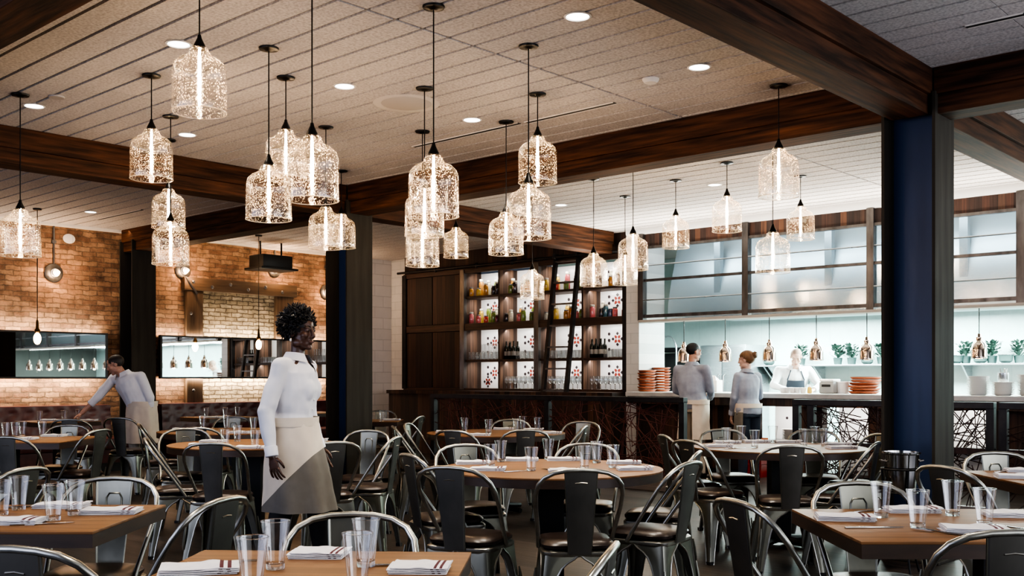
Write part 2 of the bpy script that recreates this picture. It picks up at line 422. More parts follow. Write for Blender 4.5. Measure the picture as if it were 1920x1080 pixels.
# brick wall on the left, pale infill inside the old timber frame, white block wall to its right
bw = MB().box(-3, 8.40, BY, BY+.15, 0, CEIL+.05, 0).box(10.2, 11.55, BY, BY+.15, 0, CEIL+.05, 0)
bw.box(8.40, 10.2, BY, BY+.15, 2.7, CEIL+.05, 0).box(8.40, 10.2, BY, BY+.15, 0, 2.7, 1)
bw.box(11.55, 12.62, BY, BY+.15, 0, CEIL+.05, 2)
bw.ell((6.55, BY, 3.28), (.09,.02,.07), mi=2)
struct(bw.build('wall_left', [M['brick'], M['brick_pale'], M['tile_wall']], smooth=0))
struct(MB().box(12.6, 12.75, 13.95, BY, 0, CEIL+.05).build('wall_back', M['tile_wall_y'], smooth=0))
struct(MB().box(-3, 16, -3.7, -3.6, 0, CEIL+.05).build('wall_right', pbr('grey_wall', (.12,.115,.11), rough=.7), smooth=0))
# cornice light trough over the brick
struct(MB().box(-3, 11.6, BY-.10, BY, CEIL-.035, CEIL, 0).build('trim_1', M['cream'], smooth=0))
struct(MB().box(KX-.05, KX+.12, -3.5, 8.9, CEIL-.09, CEIL+.03, 0, bev=.03).build('trim_2', M['white']))

# columns
def column(x, y, label):
    t = thing('steel_column', label, 'column', (x, y, 0), 0, 'wide flange columns')
    for s in (-1, 1):
        MB().box(-.185, .185, s*.18-.011, s*.18+.011, 0, 3.30).build('flange', M['column'], t, smooth=0)
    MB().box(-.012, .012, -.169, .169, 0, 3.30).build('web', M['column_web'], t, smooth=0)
    MB().box(-.23, .23, -.23, .23, 0, .02, bev=.004).build('base_plate', M['column'], t, smooth=0)
    return t
column(7.44, 2.81, 'thick grey steel column with daylight blue web at right in front of the kitchen')
column(7.44, 9.30, 'steel column with daylight blue web in the middle behind the walking server')
column(7.44, 14.22, 'dark steel column against the brick wall between the two mirrors')

def beam(axis, c, a, b, label):
    mb = MB()
    for hw, z0, z1 in ((.16, 3.285, CEIL), (.133, 3.15, 3.285)):
        if axis == 'x': mb.box(a, b, c-hw, c+hw, z0, z1, bev=.006)
        else: mb.box(c-hw, c+hw, a, b, z0, z1, bev=.006)
    return tag(mb.build('ceiling_beam', M['beam_'+axis], smooth=0), label, 'beam', 'dark timber beams')
beam('y', 7.44, 2.98, 9.13, 'long dark timber beam running across the middle between the two front columns')
beam('y', 7.44, 9.47, 14.4, 'dark timber beam at left running from the middle column to the brick wall')
beam('y', 7.44, -3.5, 2.64, 'dark timber beam at the right edge running out of frame from the thick column')
beam('x', 2.81, -2.5, 7.30, 'dark timber beam from the top of the frame down to the thick right column')
beam('x', 2.81, 7.58, KX, 'rough timber beam beyond the thick right column running towards the kitchen')
beam('x', 9.30, 2.2, 7.28, 'dark timber beam at the left edge running to the middle column')
beam('x', 9.30, 7.60, KX, 'warm lit timber beam from the middle column to the shelving wall')
beam('y', 2.20, 2.98, 9.12, 'dark timber beam crossing the top left corner of the frame')

# old timber frame on the brick wall
t = thing('old_timber_frame', 'rough old brown timber frame of two posts and a lintel on the brick wall', 'timber frame', (9.3, BY, 0))
for x0, x1, nm in ((8.35, 8.63, 'post'), (10.0, 10.34, 'post')):
    mb = MB().box(x0-9.3, x1-9.3, -.09, -.005, .75, 2.66, bev=.012)
    for k in range(4):
        mb.ell((random.uniform(x0+.06, x1-.06)-9.3, -.09, 1.1+k*.4), (.025,.02,.025), mi=1)
    mb.build(nm, [pbr('old_timber', (.060,.036,.020), (.13,.080,.045), rough=.75, scale=(22,22,2), bump=.4), M['raw_steel']], t, smooth=30)
mb = MB().box(8.30-9.3, 10.40-9.3, -.11, -.006, 2.66, 2.86, bev=.012)
for k in range(6): mb.ell((-.85+k*.33, -.11, 2.76+.03*(-1)**k), (.028,.02,.028), mi=1)
mb.tube([(-.98,-.10,2.86),(-.8,-.14,2.60)], .018, mi=1)
mb.build('lintel', [pbr('old_timber_lintel', (.060,.036,.020), (.13,.080,.045), rough=.75, scale=(2,22,22), bump=.4), M['raw_steel']], t, smooth=30)

# mirrors along the brick wall
def mirror(x0, x1, label):
    z0, z1 = 1.285, 1.94
    cx = (x0+x1)/2; h = (x1-x0)/2
    t = thing('wall_mirror', label, 'mirror', (cx, BY-.24, z0), 0)
    MB().box(-h+.03, h-.03, 0, .02, .025, z1-z0-.025).build('mirror_glass', M['mirror'], t, smooth=0)
    f = MB()
    f.box(-h, h, -.012, .05, 0, .025).box(-h, h, -.012, .05, z1-z0-.025, z1-z0)
    f.box(-h, -h+.03, -.012, .05, .025, z1-z0-.025).box(h-.03, h, -.012, .05, .025, z1-z0-.025)
    f.build('frame', M['blackened'], t, smooth=0)
    MB().box(-h+.1, h-.1, .05, .235, .08, .14).box(-h+.1, h-.1, .05, .235, z1-z0-.14, z1-z0-.08).build('wall_bracket', M['black'], t, smooth=0)
mirror(3.2, 7.0, 'long low mirror in a black frame at far left on the brick wall')
mirror(7.82, 11.12, 'long low mirror in a black frame behind the walking server')

# banquette
for i, (x0, x1, lab) in enumerate([(3.0, 7.05, 'burgundy tufted banquette at far left under the left mirror'), (7.85, 11.5, 'burgundy tufted banquette right of the wall column under the right mirror')]):
    cx = (x0+x1)/2; h = (x1-x0)/2
    t = thing('banquette', lab, 'banquette', (cx, 14.1, 0), 0, 'wall banquettes')
    MB().box(-h, h, -.40, .38, 0, .12).build('plinth', M['black'], t, smooth=0)
    MB().box(-h, h, -.45, .30, .30, .46, bev=.04).box(-h+.01, h-.01, -.43, .3, .12, .30).build('seat', M['burgundy'], t)
    rows = []
    nx = int(h*2/.04); nz = 14
    for a in range(nz+1):
        z = .44 + .46*a/nz; row = []
        for b in range(nx+1):
            xx = -h + 2*h*b/nx
            q = math.cos(PI*(xx/.22))*math.cos(PI*((z-.44)/.18 - .5))
            p = math.cos(PI*((xx+.11)/.22))*math.cos(PI*((z-.35)/.18 - .5))
            row.append((xx, .16 + .03*(a/nz) - .022*abs(q) - .014*abs(p), z))
        rows.append(row)
    MB().grid(rows).box(-h, h, .22, .36, .40, .91, bev=.03).build('tufted_back', M['burgundy'], t)

# sconces with conduit on the brick wall
sc_p = Maker(thing('wall_sconce', 'x', 'sconce', group='porcelain sconces on the brick'))
MB().lathe([(.0,0),(.12,0),(.13,.02),(.11,.035),(.05,.04)], 24, M=Matrix.Rotation(PI/2,4,'X')).build('dish', M['raw_steel'], sc_p.p)
MB().lathe([(.055,.03),(.06,.06),(.045,.07),(.05,.10),(.03,.12)], 20, M=Matrix.Rotation(PI/2,4,'X')).build('socket', M['china'], sc_p.p)
MB().ell((0,-.15,0),(.026,.04,.026)).build('bulb', emis('frosted_warm_bulb', (1,.75,.5), 6), sc_p.p)
MB().tube([(0,-.02,.12),(0,-.02,1.0)], .014, 8).box(-.03,.03,-.03,0,.42,.46).build('conduit', M['raw_steel'], sc_p.p)
for px, py, lab in ((100,512,'round porcelain wall sconce with a conduit at the left end of the brick wall'), (342,508,'round porcelain wall sconce glowing right behind a glass pendant left of the timber frame'), (514,506,'round porcelain wall sconce below the black projector box'), (611,548,'round porcelain wall sconce half hidden by the middle steel column')):
    x, d = on_plane_y(px, BY); z = EYE + (708-py)/1920*d
    sc_p((x, BY, z), 0, lab)
# projector
x, d = on_plane_y(508, 13.9)
t = thing('projector', 'flat black projector box hung high before the brick wall', 'projector', (x, 13.9, 3.05))
MB().box(-.28,.28,-.2,.2,0,.20,bev=.02).build('housing', M['black'], t)
MB().box(-.34,.36,-.24,.24,-.035,0,bev=.01).build('shelf_plate', M['black'], t)
for s in (-.2,.2): MB().tube([(s,0,.2),(s,0,.42)], .015).build('hanger', M['black_metal'], t)

# ------------------------------------------------------------------ ceiling fittings
dl = Maker(thing('recessed_downlight', 'x', 'downlight', group='recessed ceiling downlights'))
MB().lathe([(.085,-.004),(.072,-.008),(.066,.0),(.066,.02)], 24, cap0=False, cap1=False).build('trim_ring', M['white'], dl.p)
MB().lathe([(0,-.001),(.066,-.001)], 24, cap0=False, cap1=False).build('lens', emis('cool_lens', (1,.96,.9), 9), dl.p)
DL = [(335,82,'round lit downlight in the ceiling beside the topmost left pendant'), (64,198,'round lit downlight at the left edge of the main ceiling bay'),
 (351,252,'round lit downlight just above the left beam'), (646,161,'round lit downlight between the two pendant clusters'), (885,224,'round lit downlight right of the ceiling speaker'),
 (1083,30,'round lit downlight at the top middle of the frame'), (1311,125,'round lit downlight left of the big right beam'), (170,397,'round lit downlight in the low left ceiling bay'),
 (1340,346,'round lit downlight in the bright ceiling before the kitchen'), (1052,384,'round lit downlight in the bright ceiling above the shelving')]
DLP = []
for px, py, lab in DL:
    p = at_z(px, py, CEIL); DLP.append(p)
    dl((p.x, p.y, CEIL), 0, lab)
for x_, y_, lab in ((1.2,3.84,'added unseen downlight above the front left table'),(1.2,1.6,'added unseen downlight above the bottom middle table'),(3.46,1.6,'added unseen downlight above the front right table'),(6.16,1.6,'added unseen downlight above the far right table'),(3.46,3.84,'added unseen downlight above the open floor before the middle round table')):  # extra fittings out of frame, added to brighten the front tables
    DLP.append(Vector((x_, y_, CEIL))); dl((x_, y_, CEIL), 0, lab)
p = at_z(762,194,CEIL)
t = thing('ceiling_speaker', 'round flat pale speaker grille set in the ceiling boards', 'speaker', p)
MB().lathe([(0,-.006),(.19,-.006),(.20,0)], 32).build('grille', pbr('pale_grille', (.46,.43,.40), rough=.9), t)
MB().lathe([(.20,-.003),(.26,-.004),(.265,0)], 32, cap0=False).build('bezel', pbr('speaker_bezel', (.58,.55,.51), rough=.8), t)
p = at_z(1220,148,CEIL)
t = thing('smoke_detector', 'small round pale detector on the ceiling near the right beam', 'detector', p)
MB().lathe([(0,-.03),(.045,-.03),(.06,-.012),(.062,0)], 24).build('housing', M['cream'], t)
p = at_z(106,181,CEIL)
t = thing('sprinkler_cover', 'flat round sprinkler cover on the ceiling at upper left', 'sprinkler', p)
MB().lathe([(0,-.012),(.055,-.012),(.06,-.004),(.06,0)], 24).build('cover_plate', pbr('sprinkler_plate', (.40,.37,.34), rough=.5), t)
for a, b, lab in (((775,275),(975,231),'thin black slot air diffuser on the ceiling left of the thin pendant cords'), ((985,229),(1155,193),'thin black slot air diffuser on the ceiling ending near the long seam'), ((1812,50),(1920,26),'thin black slot air diffuser at the top right corner'), ((185,412),(265,393),'thin black slot air diffuser in the low left ceiling bay')):
    pa = at_z(*a, CEIL); pb = at_z(*b, CEIL); c = (pa+pb)/2; h = abs(pb.y-pa.y)/2
    t = thing('slot_diffuser', lab, 'air diffuser', c, 0, 'slot diffusers')
    MB().box(-.022,.022,-h,h,-.004,.004).build('slot', M['black'], t, smooth=0)
    MB().box(-.03,-.022,-h,h,-.007,.002).box(.022,.03,-h,h,-.007,.002).build('slot_frame', M['cream'], t, smooth=0)

# ------------------------------------------------------------------ shelving wall
UX = 12.40
ys = [8.99, 9.80, 10.74, 11.60, 12.42, 13.93]
t = thing('shelving_unit', 'tall dark timber and steel shelving wall with plank doors and lit white tiled back', 'shelving', (UX, 8.99, 0))
def U(mb, name, mats, parent=None, smooth=0):
    M_ = Matrix.Translation((-UX, -8.99, 0))
    mb.v = [tuple(M_ @ Vector(p)) for p in mb.v]
    return mb.build(name, mats, parent or t, smooth)
def offset_mat(base, dx, dy): return base
U(MB().box(UX-.36, UX+.46, 8.95, 13.93, 0, 1.02).box(UX-.40, UX+.46, 8.95, 13.95, 1.02, 1.08), 'base_cabinet', M['wood_wall'])
U(MB().box(UX+.02, UX+.46, 8.95, 13.93, 3.14, CEIL), 'header_panel', M['wood_wall'])
U(MB().tube([(UX-.09, 8.95, 3.18),(UX-.09, 14.0, 3.18)], .022, 10), 'ladder_rail', M['blackened'], smooth=40)
for y in (8.99, 10.74, 12.42, 13.90):
    U(MB().box(UX-.03, UX+.04, y-.05, y+.05, 1.10, 3.14), 'post', M['blackened'] if y in (8.99, 13.90) else M['raw_steel'])
for z0, z1, nm in ((2.10, 2.22, 'middle_rail'), (3.08, 3.16, 'top_rail'), (1.08, 1.12, 'bottom_rail')):
    U(MB().box(UX-.015, UX+.05, 8.97, 13.93, z0, z1, bev=.004), nm, M['shelf_wood'])
for z in (1.10, 1.585, 2.19, 2.665):
    U(MB().box(UX+.01, UX+.44, 8.99, 12.42, z-.018, z+.018, bev=.003), 'shelf', M['shelf_wood'])
for y in (9.82, 11.58):
    U(MB().box(UX+.0, UX+.44, y-.016, y+.016, 1.10, 3.10), 'divider', M['wood_side'])
for y in (10.74, 12.43, 9.0):
    U(MB().box(UX+.04, UX+.44, y-.02, y+.02, 1.10, 3.10), 'divider', M['wood_side'])
def motif(mb, y, z, s, mi, mj):
    X = UX+.433
    for k in range(8):
        a = PI/4*k
        r = s*(1 if k % 2 == 0 else .50)
        cy, cz = y+math.cos(a)*r, z+math.sin(a)*r
        q = s*.34
        m_ = mi if k % 2 == 0 else mj
        mb.add([(X,cy-q,cz),(X,cy,cz-q),(X,cy+q,cz),(X,cy,cz+q)], [(0,1,2,3)], m_)
    for k in range(4):
        a = PI/4+PI/2*k
        mb.add([(X,y+math.cos(a)*s*.8-.012,z+math.sin(a)*s*.8),(X,y+math.cos(a)*s*.8,z+math.sin(a)*s*.8-.012),(X,y+math.cos(a)*s*.8+.012,z+math.sin(a)*s*.8),(X,y+math.cos(a)*s*.8,z+math.sin(a)*s*.8+.012)], [(0,1,2,3)], mj)
for bi in range(4):
    y0, y1 = ys[bi], ys[bi+1]
    mb = MB().box(UX+.44, UX+.46, y0, y1, 1.10, 3.10)
    for z in (1.22, 1.36, 1.48, 1.74, 1.88, 1.98, 2.32, 2.46, 2.56, 2.82, 2.95):
        y = y0 + .64
        X = UX+.433
        mb.add([(X,y+  .026*math.cos(q*PI/4),z+.026*math.sin(q*PI/4)) for q in range(8)], [tuple(range(8))], 1)
    for z in (1.36, 1.88, 2.48):
        motif(mb, y0+.48, z+.02, .085, 1, 2)
    if bi == 3: motif(mb, y0+.64, 1.23, .08, 1, 2)
    U(mb, 'back_panel', [pbr('white_glazed_tile', (.80,.80,.80), rough=.2), pbr('tile_black_dot', (.04,.03,.035), rough=.3), pbr('tile_red_motif', (.30,.05,.035), rough=.3)])
for y0, y1 in ((12.47, 13.17), (13.19, 13.86)):
    for z0, z1 in ((1.13, 2.09), (2.23, 3.07)):
        U(MB().box(UX+.0, UX+.03, y0, y1, z0, z1), 'door', M['wood_wall'])
U(MB().box(UX+.04, UX+.46, 12.43, 13.93, 1.10, 3.14), 'carcass', M['black'])
for y in (9.5, 10.3, 11.2, 12.0, 13.0): U(MB().ell((UX-.09, y, 3.18), (.03,.035,.05)), 'rail_bracket', M['blackened'], smooth=40)

# ladder leaning on the rail, standing on the cabinet ledge
LYL, _ = on_plane_x(1041, UX-.06); LYR, _ = on_plane_x(1084, UX-.06)
LC = (LYL+LYR)/2
lt = thing('library_ladder', 'dark steel ladder leaning on the shelving wall before the jars', 'ladder', (UX-.36, LC, 1.081))
for y in (LYL-LC, LYR-LC):
    MB().add([(.30,y-.028,2.15),(.36,y-.028,2.15),(.36,y+.028,2.15),(.30,y+.028,2.15),(-.02,y-.028,0),(.04,y-.028,0),(.04,y+.028,0),(-.02,y+.028,0)], [(0,1,2,3),(7,6,5,4),(0,4,5,1),(1,5,6,2),(2,6,7,3),(3,7,4,0)]).build('ladder_side', M['blackened'], lt, smooth=0)
    MB().tube([(.30,y,2.1),(.28,y,2.16),(.25,y,2.15),(.245,y,2.1)], .012).build('hook', M['blackened'], lt)
for k in range(7):
    z = .02 + k*.335; xx = .32*z/2.15
    MB().box(xx-.03, xx+.05, LYR-LC+.028, LYL-LC-.028, z-.012, z+.012).build('rung', M['raw_steel'], lt, smooth=0)

# ------------------------------------------------------------------ open kitchen
struct(MB().box(15.4, 15.5, -3.6, 10.9, 0, CEIL).build('wall_kitchen', M['kitchen_tile'], smooth=0))
struct(MB().box(12.95, 15.4, 10.8, 10.9, 0, CEIL).build('wall_kitchen_left', M['kitchen_side'], smooth=0))
struct(MB().box(KX+.02, 12.98, 8.70, 8.93, 0, CEIL-.02).build('wall_pier', M['tile_wall_y'], smooth=0))
struct(MB().box(12.9, 15.4, -3.6, 10.8, 3.42, CEIL+.05).build('ceiling_kitchen', M['white'], smooth=0))
# transom screen over the pass
tr_y = [8.63, 6.93, 5.21, 3.49, 1.77, .05, -1.67, -3.39]
t = thing('transom_screen', 'row of steel framed glass panels hanging over the kitchen pass', 'glass screen', (KX, 0, 0))
def K(mb, name, mats, parent=None, smooth=0):
    mb.v = [(p[0]-KX, p[1], p[2]) for p in mb.v]
    return mb.build(name, mats, parent or t, smooth)
for y in tr_y:
    K(MB().box(KX-.05, KX+.05, y-.045, y+.045, 2.12, CEIL-.09), 'post', M['raw_steel'])
for z0, z1 in ((2.165, 2.21), (2.69, 2.725), (3.165, 3.20)):
    K(MB().box(KX-.03, KX+.03, -3.39, 8.63, z0, z1), 'rail', M['raw_steel'])
for z in (2.42, 2.92):
    K(MB().tube([(KX-.035,-3.39,z),(KX-.035,8.63,z)], .010, 8), 'tie_rod', M['stainless'], smooth=40)
M['transom'] = thin_glass('frosted_transom_glass', tint=(.90,.93,.94), edge=.5, refl=2, rough=.12)
for a, b in zip(tr_y, tr_y[1:]):
    for z0, z1 in ((2.21, 2.69), (2.725, 3.165)):
        K(MB().box(KX+.005, KX+.012, b+.045, a-.045, z0, z1), 'glass_pane', M['transom'])
K(MB().box(KX-.0, KX+.05, -3.4, 8.63, 3.20, CEIL-.09), 'plank_band', M['wood_warm'])
K(MB().box(KX-.06, KX+.22, -3.4, 8.66, 2.10, 2.135), 'soffit', pbr('soffit', (.42,.38,.33), rough=.6))
# exhaust hood behind the glass
t2 = thing('exhaust_hood', 'long pale stainless exhaust hood behind the glass panels over the pass', 'hood', (13.6, 0, 2.25))
rings = []
for y in (8.62, -3.5):
    rings.append([(12.95-13.6,y,-.02),(12.95-13.6,y,.10),(13.02-13.6,y,.42),(13.25-13.6,y,1.15),(15.3-13.6,y,1.15),(15.3-13.6,y,.0),(14.9-13.6,y,-.02)])
MB().loft(rings).build('hood_shell', M['hood'], t2, smooth=25)
MB().box(12.93-13.6, 13.0-13.6, -3.5, 8.62, -.07, 0).build('drip_edge', M['stainless'], t2, smooth=0)
for y in (7.8, 6.1, 4.35, 2.6): MB().box(12.99-13.6, 13.09-13.6, y-.05, y+.05, .1, 1.1).build('duct_strap', pbr('hood_strap', (.26,.32,.35), rough=.4, metal=.4), t2, smooth=0)

# counter
t = thing('kitchen_pass_counter', 'long pass counter with pale stone top and plank front below the heat lamps', 'counter', (KX, 8.7, 0))
def Q(mb, name, mats, smooth=0):
    mb.v = [(p[0]-KX, p[1]-8.7, p[2]) for p in mb.v]
    return mb.build(name, mats, t, smooth)
Q(MB().box(KX-.32, KX+.72, -2.5, 8.70, 1.035, 1.095, bev=.006), 'stone_top', M['marble'])
Q(MB().box(KX-.27, KX-.05, -2.5, 8.70, .93, 1.035), 'apron_rail', M['wood_warm'])
opens = [(6.75,6.17),(5.83,5.23),(4.5,3.8),(3.3,2.6)]
cur = 8.70
for a, b in opens+[(-2.5,-2.5)]:
    if cur-a > .01: Q(MB().box(KX-.05, KX+.10, a, cur, .06, .93), 'plank_panel', M['wood_warm'])
    cur = b
for a, b in opens:
    mb = MB().box(KX+.55, KX+.60, b-.05, a+.05, .0, .93)
    for k in range(3):
        for j in range(2):
            y = b+.15+j*.3; z = .25+k*.25; X = KX+.545
            mb.add([(X,y+.02*math.cos(q*PI/4),z+.02*math.sin(q*PI/4)) for q in range(8)], [tuple(range(8))], 1)
    Q(mb, 'tiled_recess', [M['china'], pbr('recess_dot', (.05,.035,.04), rough=.3)])
    for z0, z1 in ((.06,.09),(.44,.46)): Q(MB().box(KX+.0, KX+.54, b-.04, a+.04, z0, z1), 'recess_shelf', M['raw_steel'])
Q(MB().box(KX+.02, KX+.6, -2.5, 8.7, 0, .06), 'kickplate', M['black'])

# low lattice screens in front of the service aisle
SX = 9.85
def lattice(y0, y1, mids, rail_z, n, seed, label, mat):
    rnd = random.Random(seed)
    t = thing('lattice_screen', label, 'screen', (SX, (y0+y1)/2, 0), 0, 'steel twig screens')
    c = (y0+y1)/2
    H = 1.075
    for y in [y0+.035, y1-.035]+mids:
        MB().box(-.035,.035,y-.035-c,y+.035-c,0,H-.05).build('post', M['blackened'], t, smooth=0)
    MB().box(-.045,.045,y0-c,y1-c,H-.06,H,bev=.004).build('top_rail', M['blackened'], t, smooth=0)
    MB().box(-.03,.03,y0-c,y1-c,.05,.11).box(-.04,.04,y0-c,y1-c,0,.05).build('bottom_rail', pbr('pale_kick', (.24,.22,.21), rough=.5), t, smooth=0)
    for z in rail_z: MB().box(-.02,.02,y0-c,y1-c,z-.03,z+.03).build('middle_rail', M['screen_wood'], t, smooth=0)
    mb = MB()
    A, B_ = y0+.07-c, y1-.07-c
    Z0, Z1 = .11, H-.06
    k = 0
    while k < n:
        a = rnd.uniform(0, PI); Ln = rnd.uniform(.35, 1.1)/2
        cy, cz = rnd.uniform(A, B_), rnd.uniform(Z0, Z1)
        dy, dz = math.cos(a), math.sin(a)
        l0 = l1 = Ln
        for s_, nm in ((1,'1'),(-1,'0')):
            l = Ln
            if s_*dy > 1e-6: l = min(l, (B_-cy)/(s_*dy))
            if s_*dy < -1e-6: l = min(l, (A-cy)/(s_*dy))
            if s_*dz > 1e-6: l = min(l, (Z1-cz)/(s_*dz))
            if s_*dz < -1e-6: l = min(l, (Z0-cz)/(s_*dz))
            if s_ == 1: l1 = l
            else: l0 = l
        if l0+l1 < .15: continue
        off = rnd.uniform(-.012,.012)
        mb.tube([(off,cy-dy*l0,cz-dz*l0),(off,cy+dy*l1,cz+dz*l1)], .0048, 4)
        k += 1
    mb.build('twig_lattice', mat, t, smooth=0)
rust = pbr('rusted_rod', (.17,.055,.045), (.085,.032,.028), rough=.5, metal=.4, scale=(20,20,20))
dark_rod = pbr('dark_rod', (.035,.018,.015), (.06,.028,.022), rough=.5, metal=.4, scale=(20,20,20))
lattice(6.32, 10.47, [8.35], [], 230, 3, 'long low steel screen of rust red twigs in front of the shelving wall', rust)
lattice(3.02, 5.00, [4.8], [.62], 190, 5, 'low steel twig screen behind the thick right column', dark_rod)
lattice(.9, 2.98, [2.6], [.62], 120, 8, 'low steel twig screen at the right edge of the frame', dark_rod)
# ================================================================== chairs
def chair_proto():
    t = thing('metal_chair', 'x', 'chair')
    def sq(h, z, r, n=4):
        pts = []
        for cx, cy, a0 in ((h-r,h-r,0),(-h+r,h-r,PI/2),(-h+r,-h+r,PI),(h-r,-h+r,1.5*PI)):
            for k in range(n+1):
                a = a0+PI/2*k/n
                pts.append((cx+r*math.cos(a), cy+r*math.sin(a), z))
        return pts
    MB().loft([sq(.176,.415,.05), sq(.182,.425,.05), sq(.182,.440,.05), sq(.172,.449,.05)]).build('seat_pan', M['gun_edge'], t)
    MB().loft([sq(.168,.449,.07), sq(.180,.458,.08), sq(.183,.472,.085), sq(.172,.487,.085), sq(.12,.497,.07), sq(.05,.499,.04)]).build('seat_cushion', M['cushion'], t)
    # legs: folded sheet, wide under the seat, narrowing in an arch
    prof = [(.425,.172),(.405,.150),(.385,.118),(.36,.094),(.32,.075),(.26,.062),(.18,.052),(.09,.042),(.0,.034)]
    for sx in (-1, 1):
        for sy in (-1, 1):
            mb = MB()
            def cor(z):
                u = 1-z/.425
                return .176+.044*u
            rows = []
            for z, w in prof:
                c = cor(z); cr = min(.024, w*.4)
                row = [(c-w, c-.0, z), (c-w*.55, c+.0, z), (c-cr, c, z), (c-cr*.3, c-cr*.3, z), (c, c-cr, z), (c, c-w*.55, z), (c, c-w, z)]
                rows.append([(p[0]*sx, p[1]*sy, p[2]) for p in row])
            inner = []
            for z, w in prof:
                c = cor(z)-.004; cr = min(.024, w*.4)
                row = [(c-w+.004, c, z), (c-w*.55, c, z), (c-cr, c, z), (c-cr*.3, c-cr*.3, z), (c, c-cr, z), (c, c-w*.55, z), (c, c-w+.004, z)]
                inner.append([(p[0]*sx, p[1]*sy, p[2]) for p in row])
            mb.grid(rows, 0); mb.grid(inner, 0)
            # rolled bright edges following the arch
            mb.tube([r[0] for r in rows], .0055, 6, 1); mb.tube([r[6] for r in rows], .0055, 6, 1)
            # pressed flute on the outer corner
            mb.tube([((cor(z)+.001)*sx, (cor(z)+.001)*sy, z) for z in (.30,.24,.18,.12)], [.004,.010,.010,.004], 6, 0)
            c = cor(0)
            mb.box(sx*(c-.036), sx*(c+.003), sy*(c-.036), sy*(c+.003), 0, .022, 2)
            mb.build('leg', [M['gunmetal'], M['gun_edge'], M['black']], t)
    # back hoop: springs from the sides of the seat, leans back and closes in an arch
    pts = []
    half = [(.186,.035,.435),(.190,.0,.49),(.200,-.055,.57),(.212,-.115,.655),(.216,-.165,.725),(.205,-.20,.775),(.178,-.226,.812),(.13,-.243,.837),(.07,-.252,.848),(0,-.255,.851)]
    pts = half + [(-x,y,z) for x,y,z in half[-2::-1]]
    MB().tube(pts, .0115, 8).build('back_hoop', M['gun_edge'], t, smooth=60)
    # splat
    rows = []; rb = []
    for k in range(9):
        u = k/8
        z = .43+.412*u; y = -.186-.064*u
        w = .056+.024*u
        row = [( -w, y, z), (-w*.93, y-.006, z), (-w*.5, y-.009, z), (0, y-.010, z), (w*.5, y-.009, z), (w*.93, y-.006, z), (w, y, z)]
        rows.append(row); rb.append([(p[0], p[1]+.003, p[2]) for p in row])
    mb = MB().grid(rows, 1).grid(rb, 0)
    for s in (-1, 1): mb.tube([(s*(.056+.024*k/8), -.186-.064*k/8, .43+.412*k/8) for k in range(9)], .0035, 5, 0)
    # pressed panel outline near the top, front and rear
    o = [(-.030,.66),(-.034,.72),(-.034,.765),(-.022,.785),(.022,.785),(.034,.765),(.034,.72),(.030,.66)]
    yy = lambda z: -.186-.064*(z-.43)/.412
    mb.tube([(x, yy(z)-.004, z) for x, z in o], .0035, 5, 0)
    mb.tube([(x, yy(.79)-.0105+abs(x)*.05, .79-abs(x)*.12) for x in (-.03,-.015,0,.015,.03)], .003, 5, 2)
    mb.build('back_splat', [M['gunmetal'], M['gun_dark'], M['gun_edge']], t)
    return t
chair = Maker(chair_proto())
TABLES = []; PLACED = []
def hits(x, y, rz):
    c, s_ = math.cos(rz), math.sin(rz)
    for lx, ly in ((.218,-.12),(-.218,-.12),(.218,-.175),(-.218,-.175),(.2,-.2),(-.2,-.2),(0,-.215),(.1,-.215),(-.1,-.215)):
        wx, wy = x+lx*c-ly*s_, y+lx*s_+ly*c
        for k, tx, ty, tr, a, b in TABLES:
            if k == 'r':
                if math.hypot(wx-tx, wy-ty) < a+.02: return True
            else:
                u = (wx-tx)*math.cos(tr)+(wy-ty)*math.sin(tr); v = -(wx-tx)*math.sin(tr)+(wy-ty)*math.cos(tr)
                if abs(u) < a+.02 and abs(v) < b+.02: return True
    return False
def put_chair(px, py, face, label, group, dd=0.0):
    p = at_z(px, py, .85)
    rz = heading(face)
    # the hoop top sits .25 behind the seat centre
    q = Vector((-math.sin(rz)*.25, math.cos(rz)*.25, 0))
    p = Vector((p.x, p.y, 0)) + q + Vector((FX, FY, 0))*dd
    n = 0
    while hits(p.x, p.y, rz) and n < 60:       # keep the back clear of the table edge
        p = p - Vector((-math.sin(rz)*.01, math.cos(rz)*.01, 0)); n += 1
    if n > 3: print('PUSH', n, label)
    for x, y, l in PLACED:
        if math.hypot(x-p.x, y-p.y) < .46: print('NEAR', round(math.hypot(x-p.x, y-p.y),2), label, '|', l)
    PLACED.append((p.x, p.y, label))
    return chair((p.x, p.y, 0), rz, label, group)
G1 = 'grey metal chairs at the dining tables'
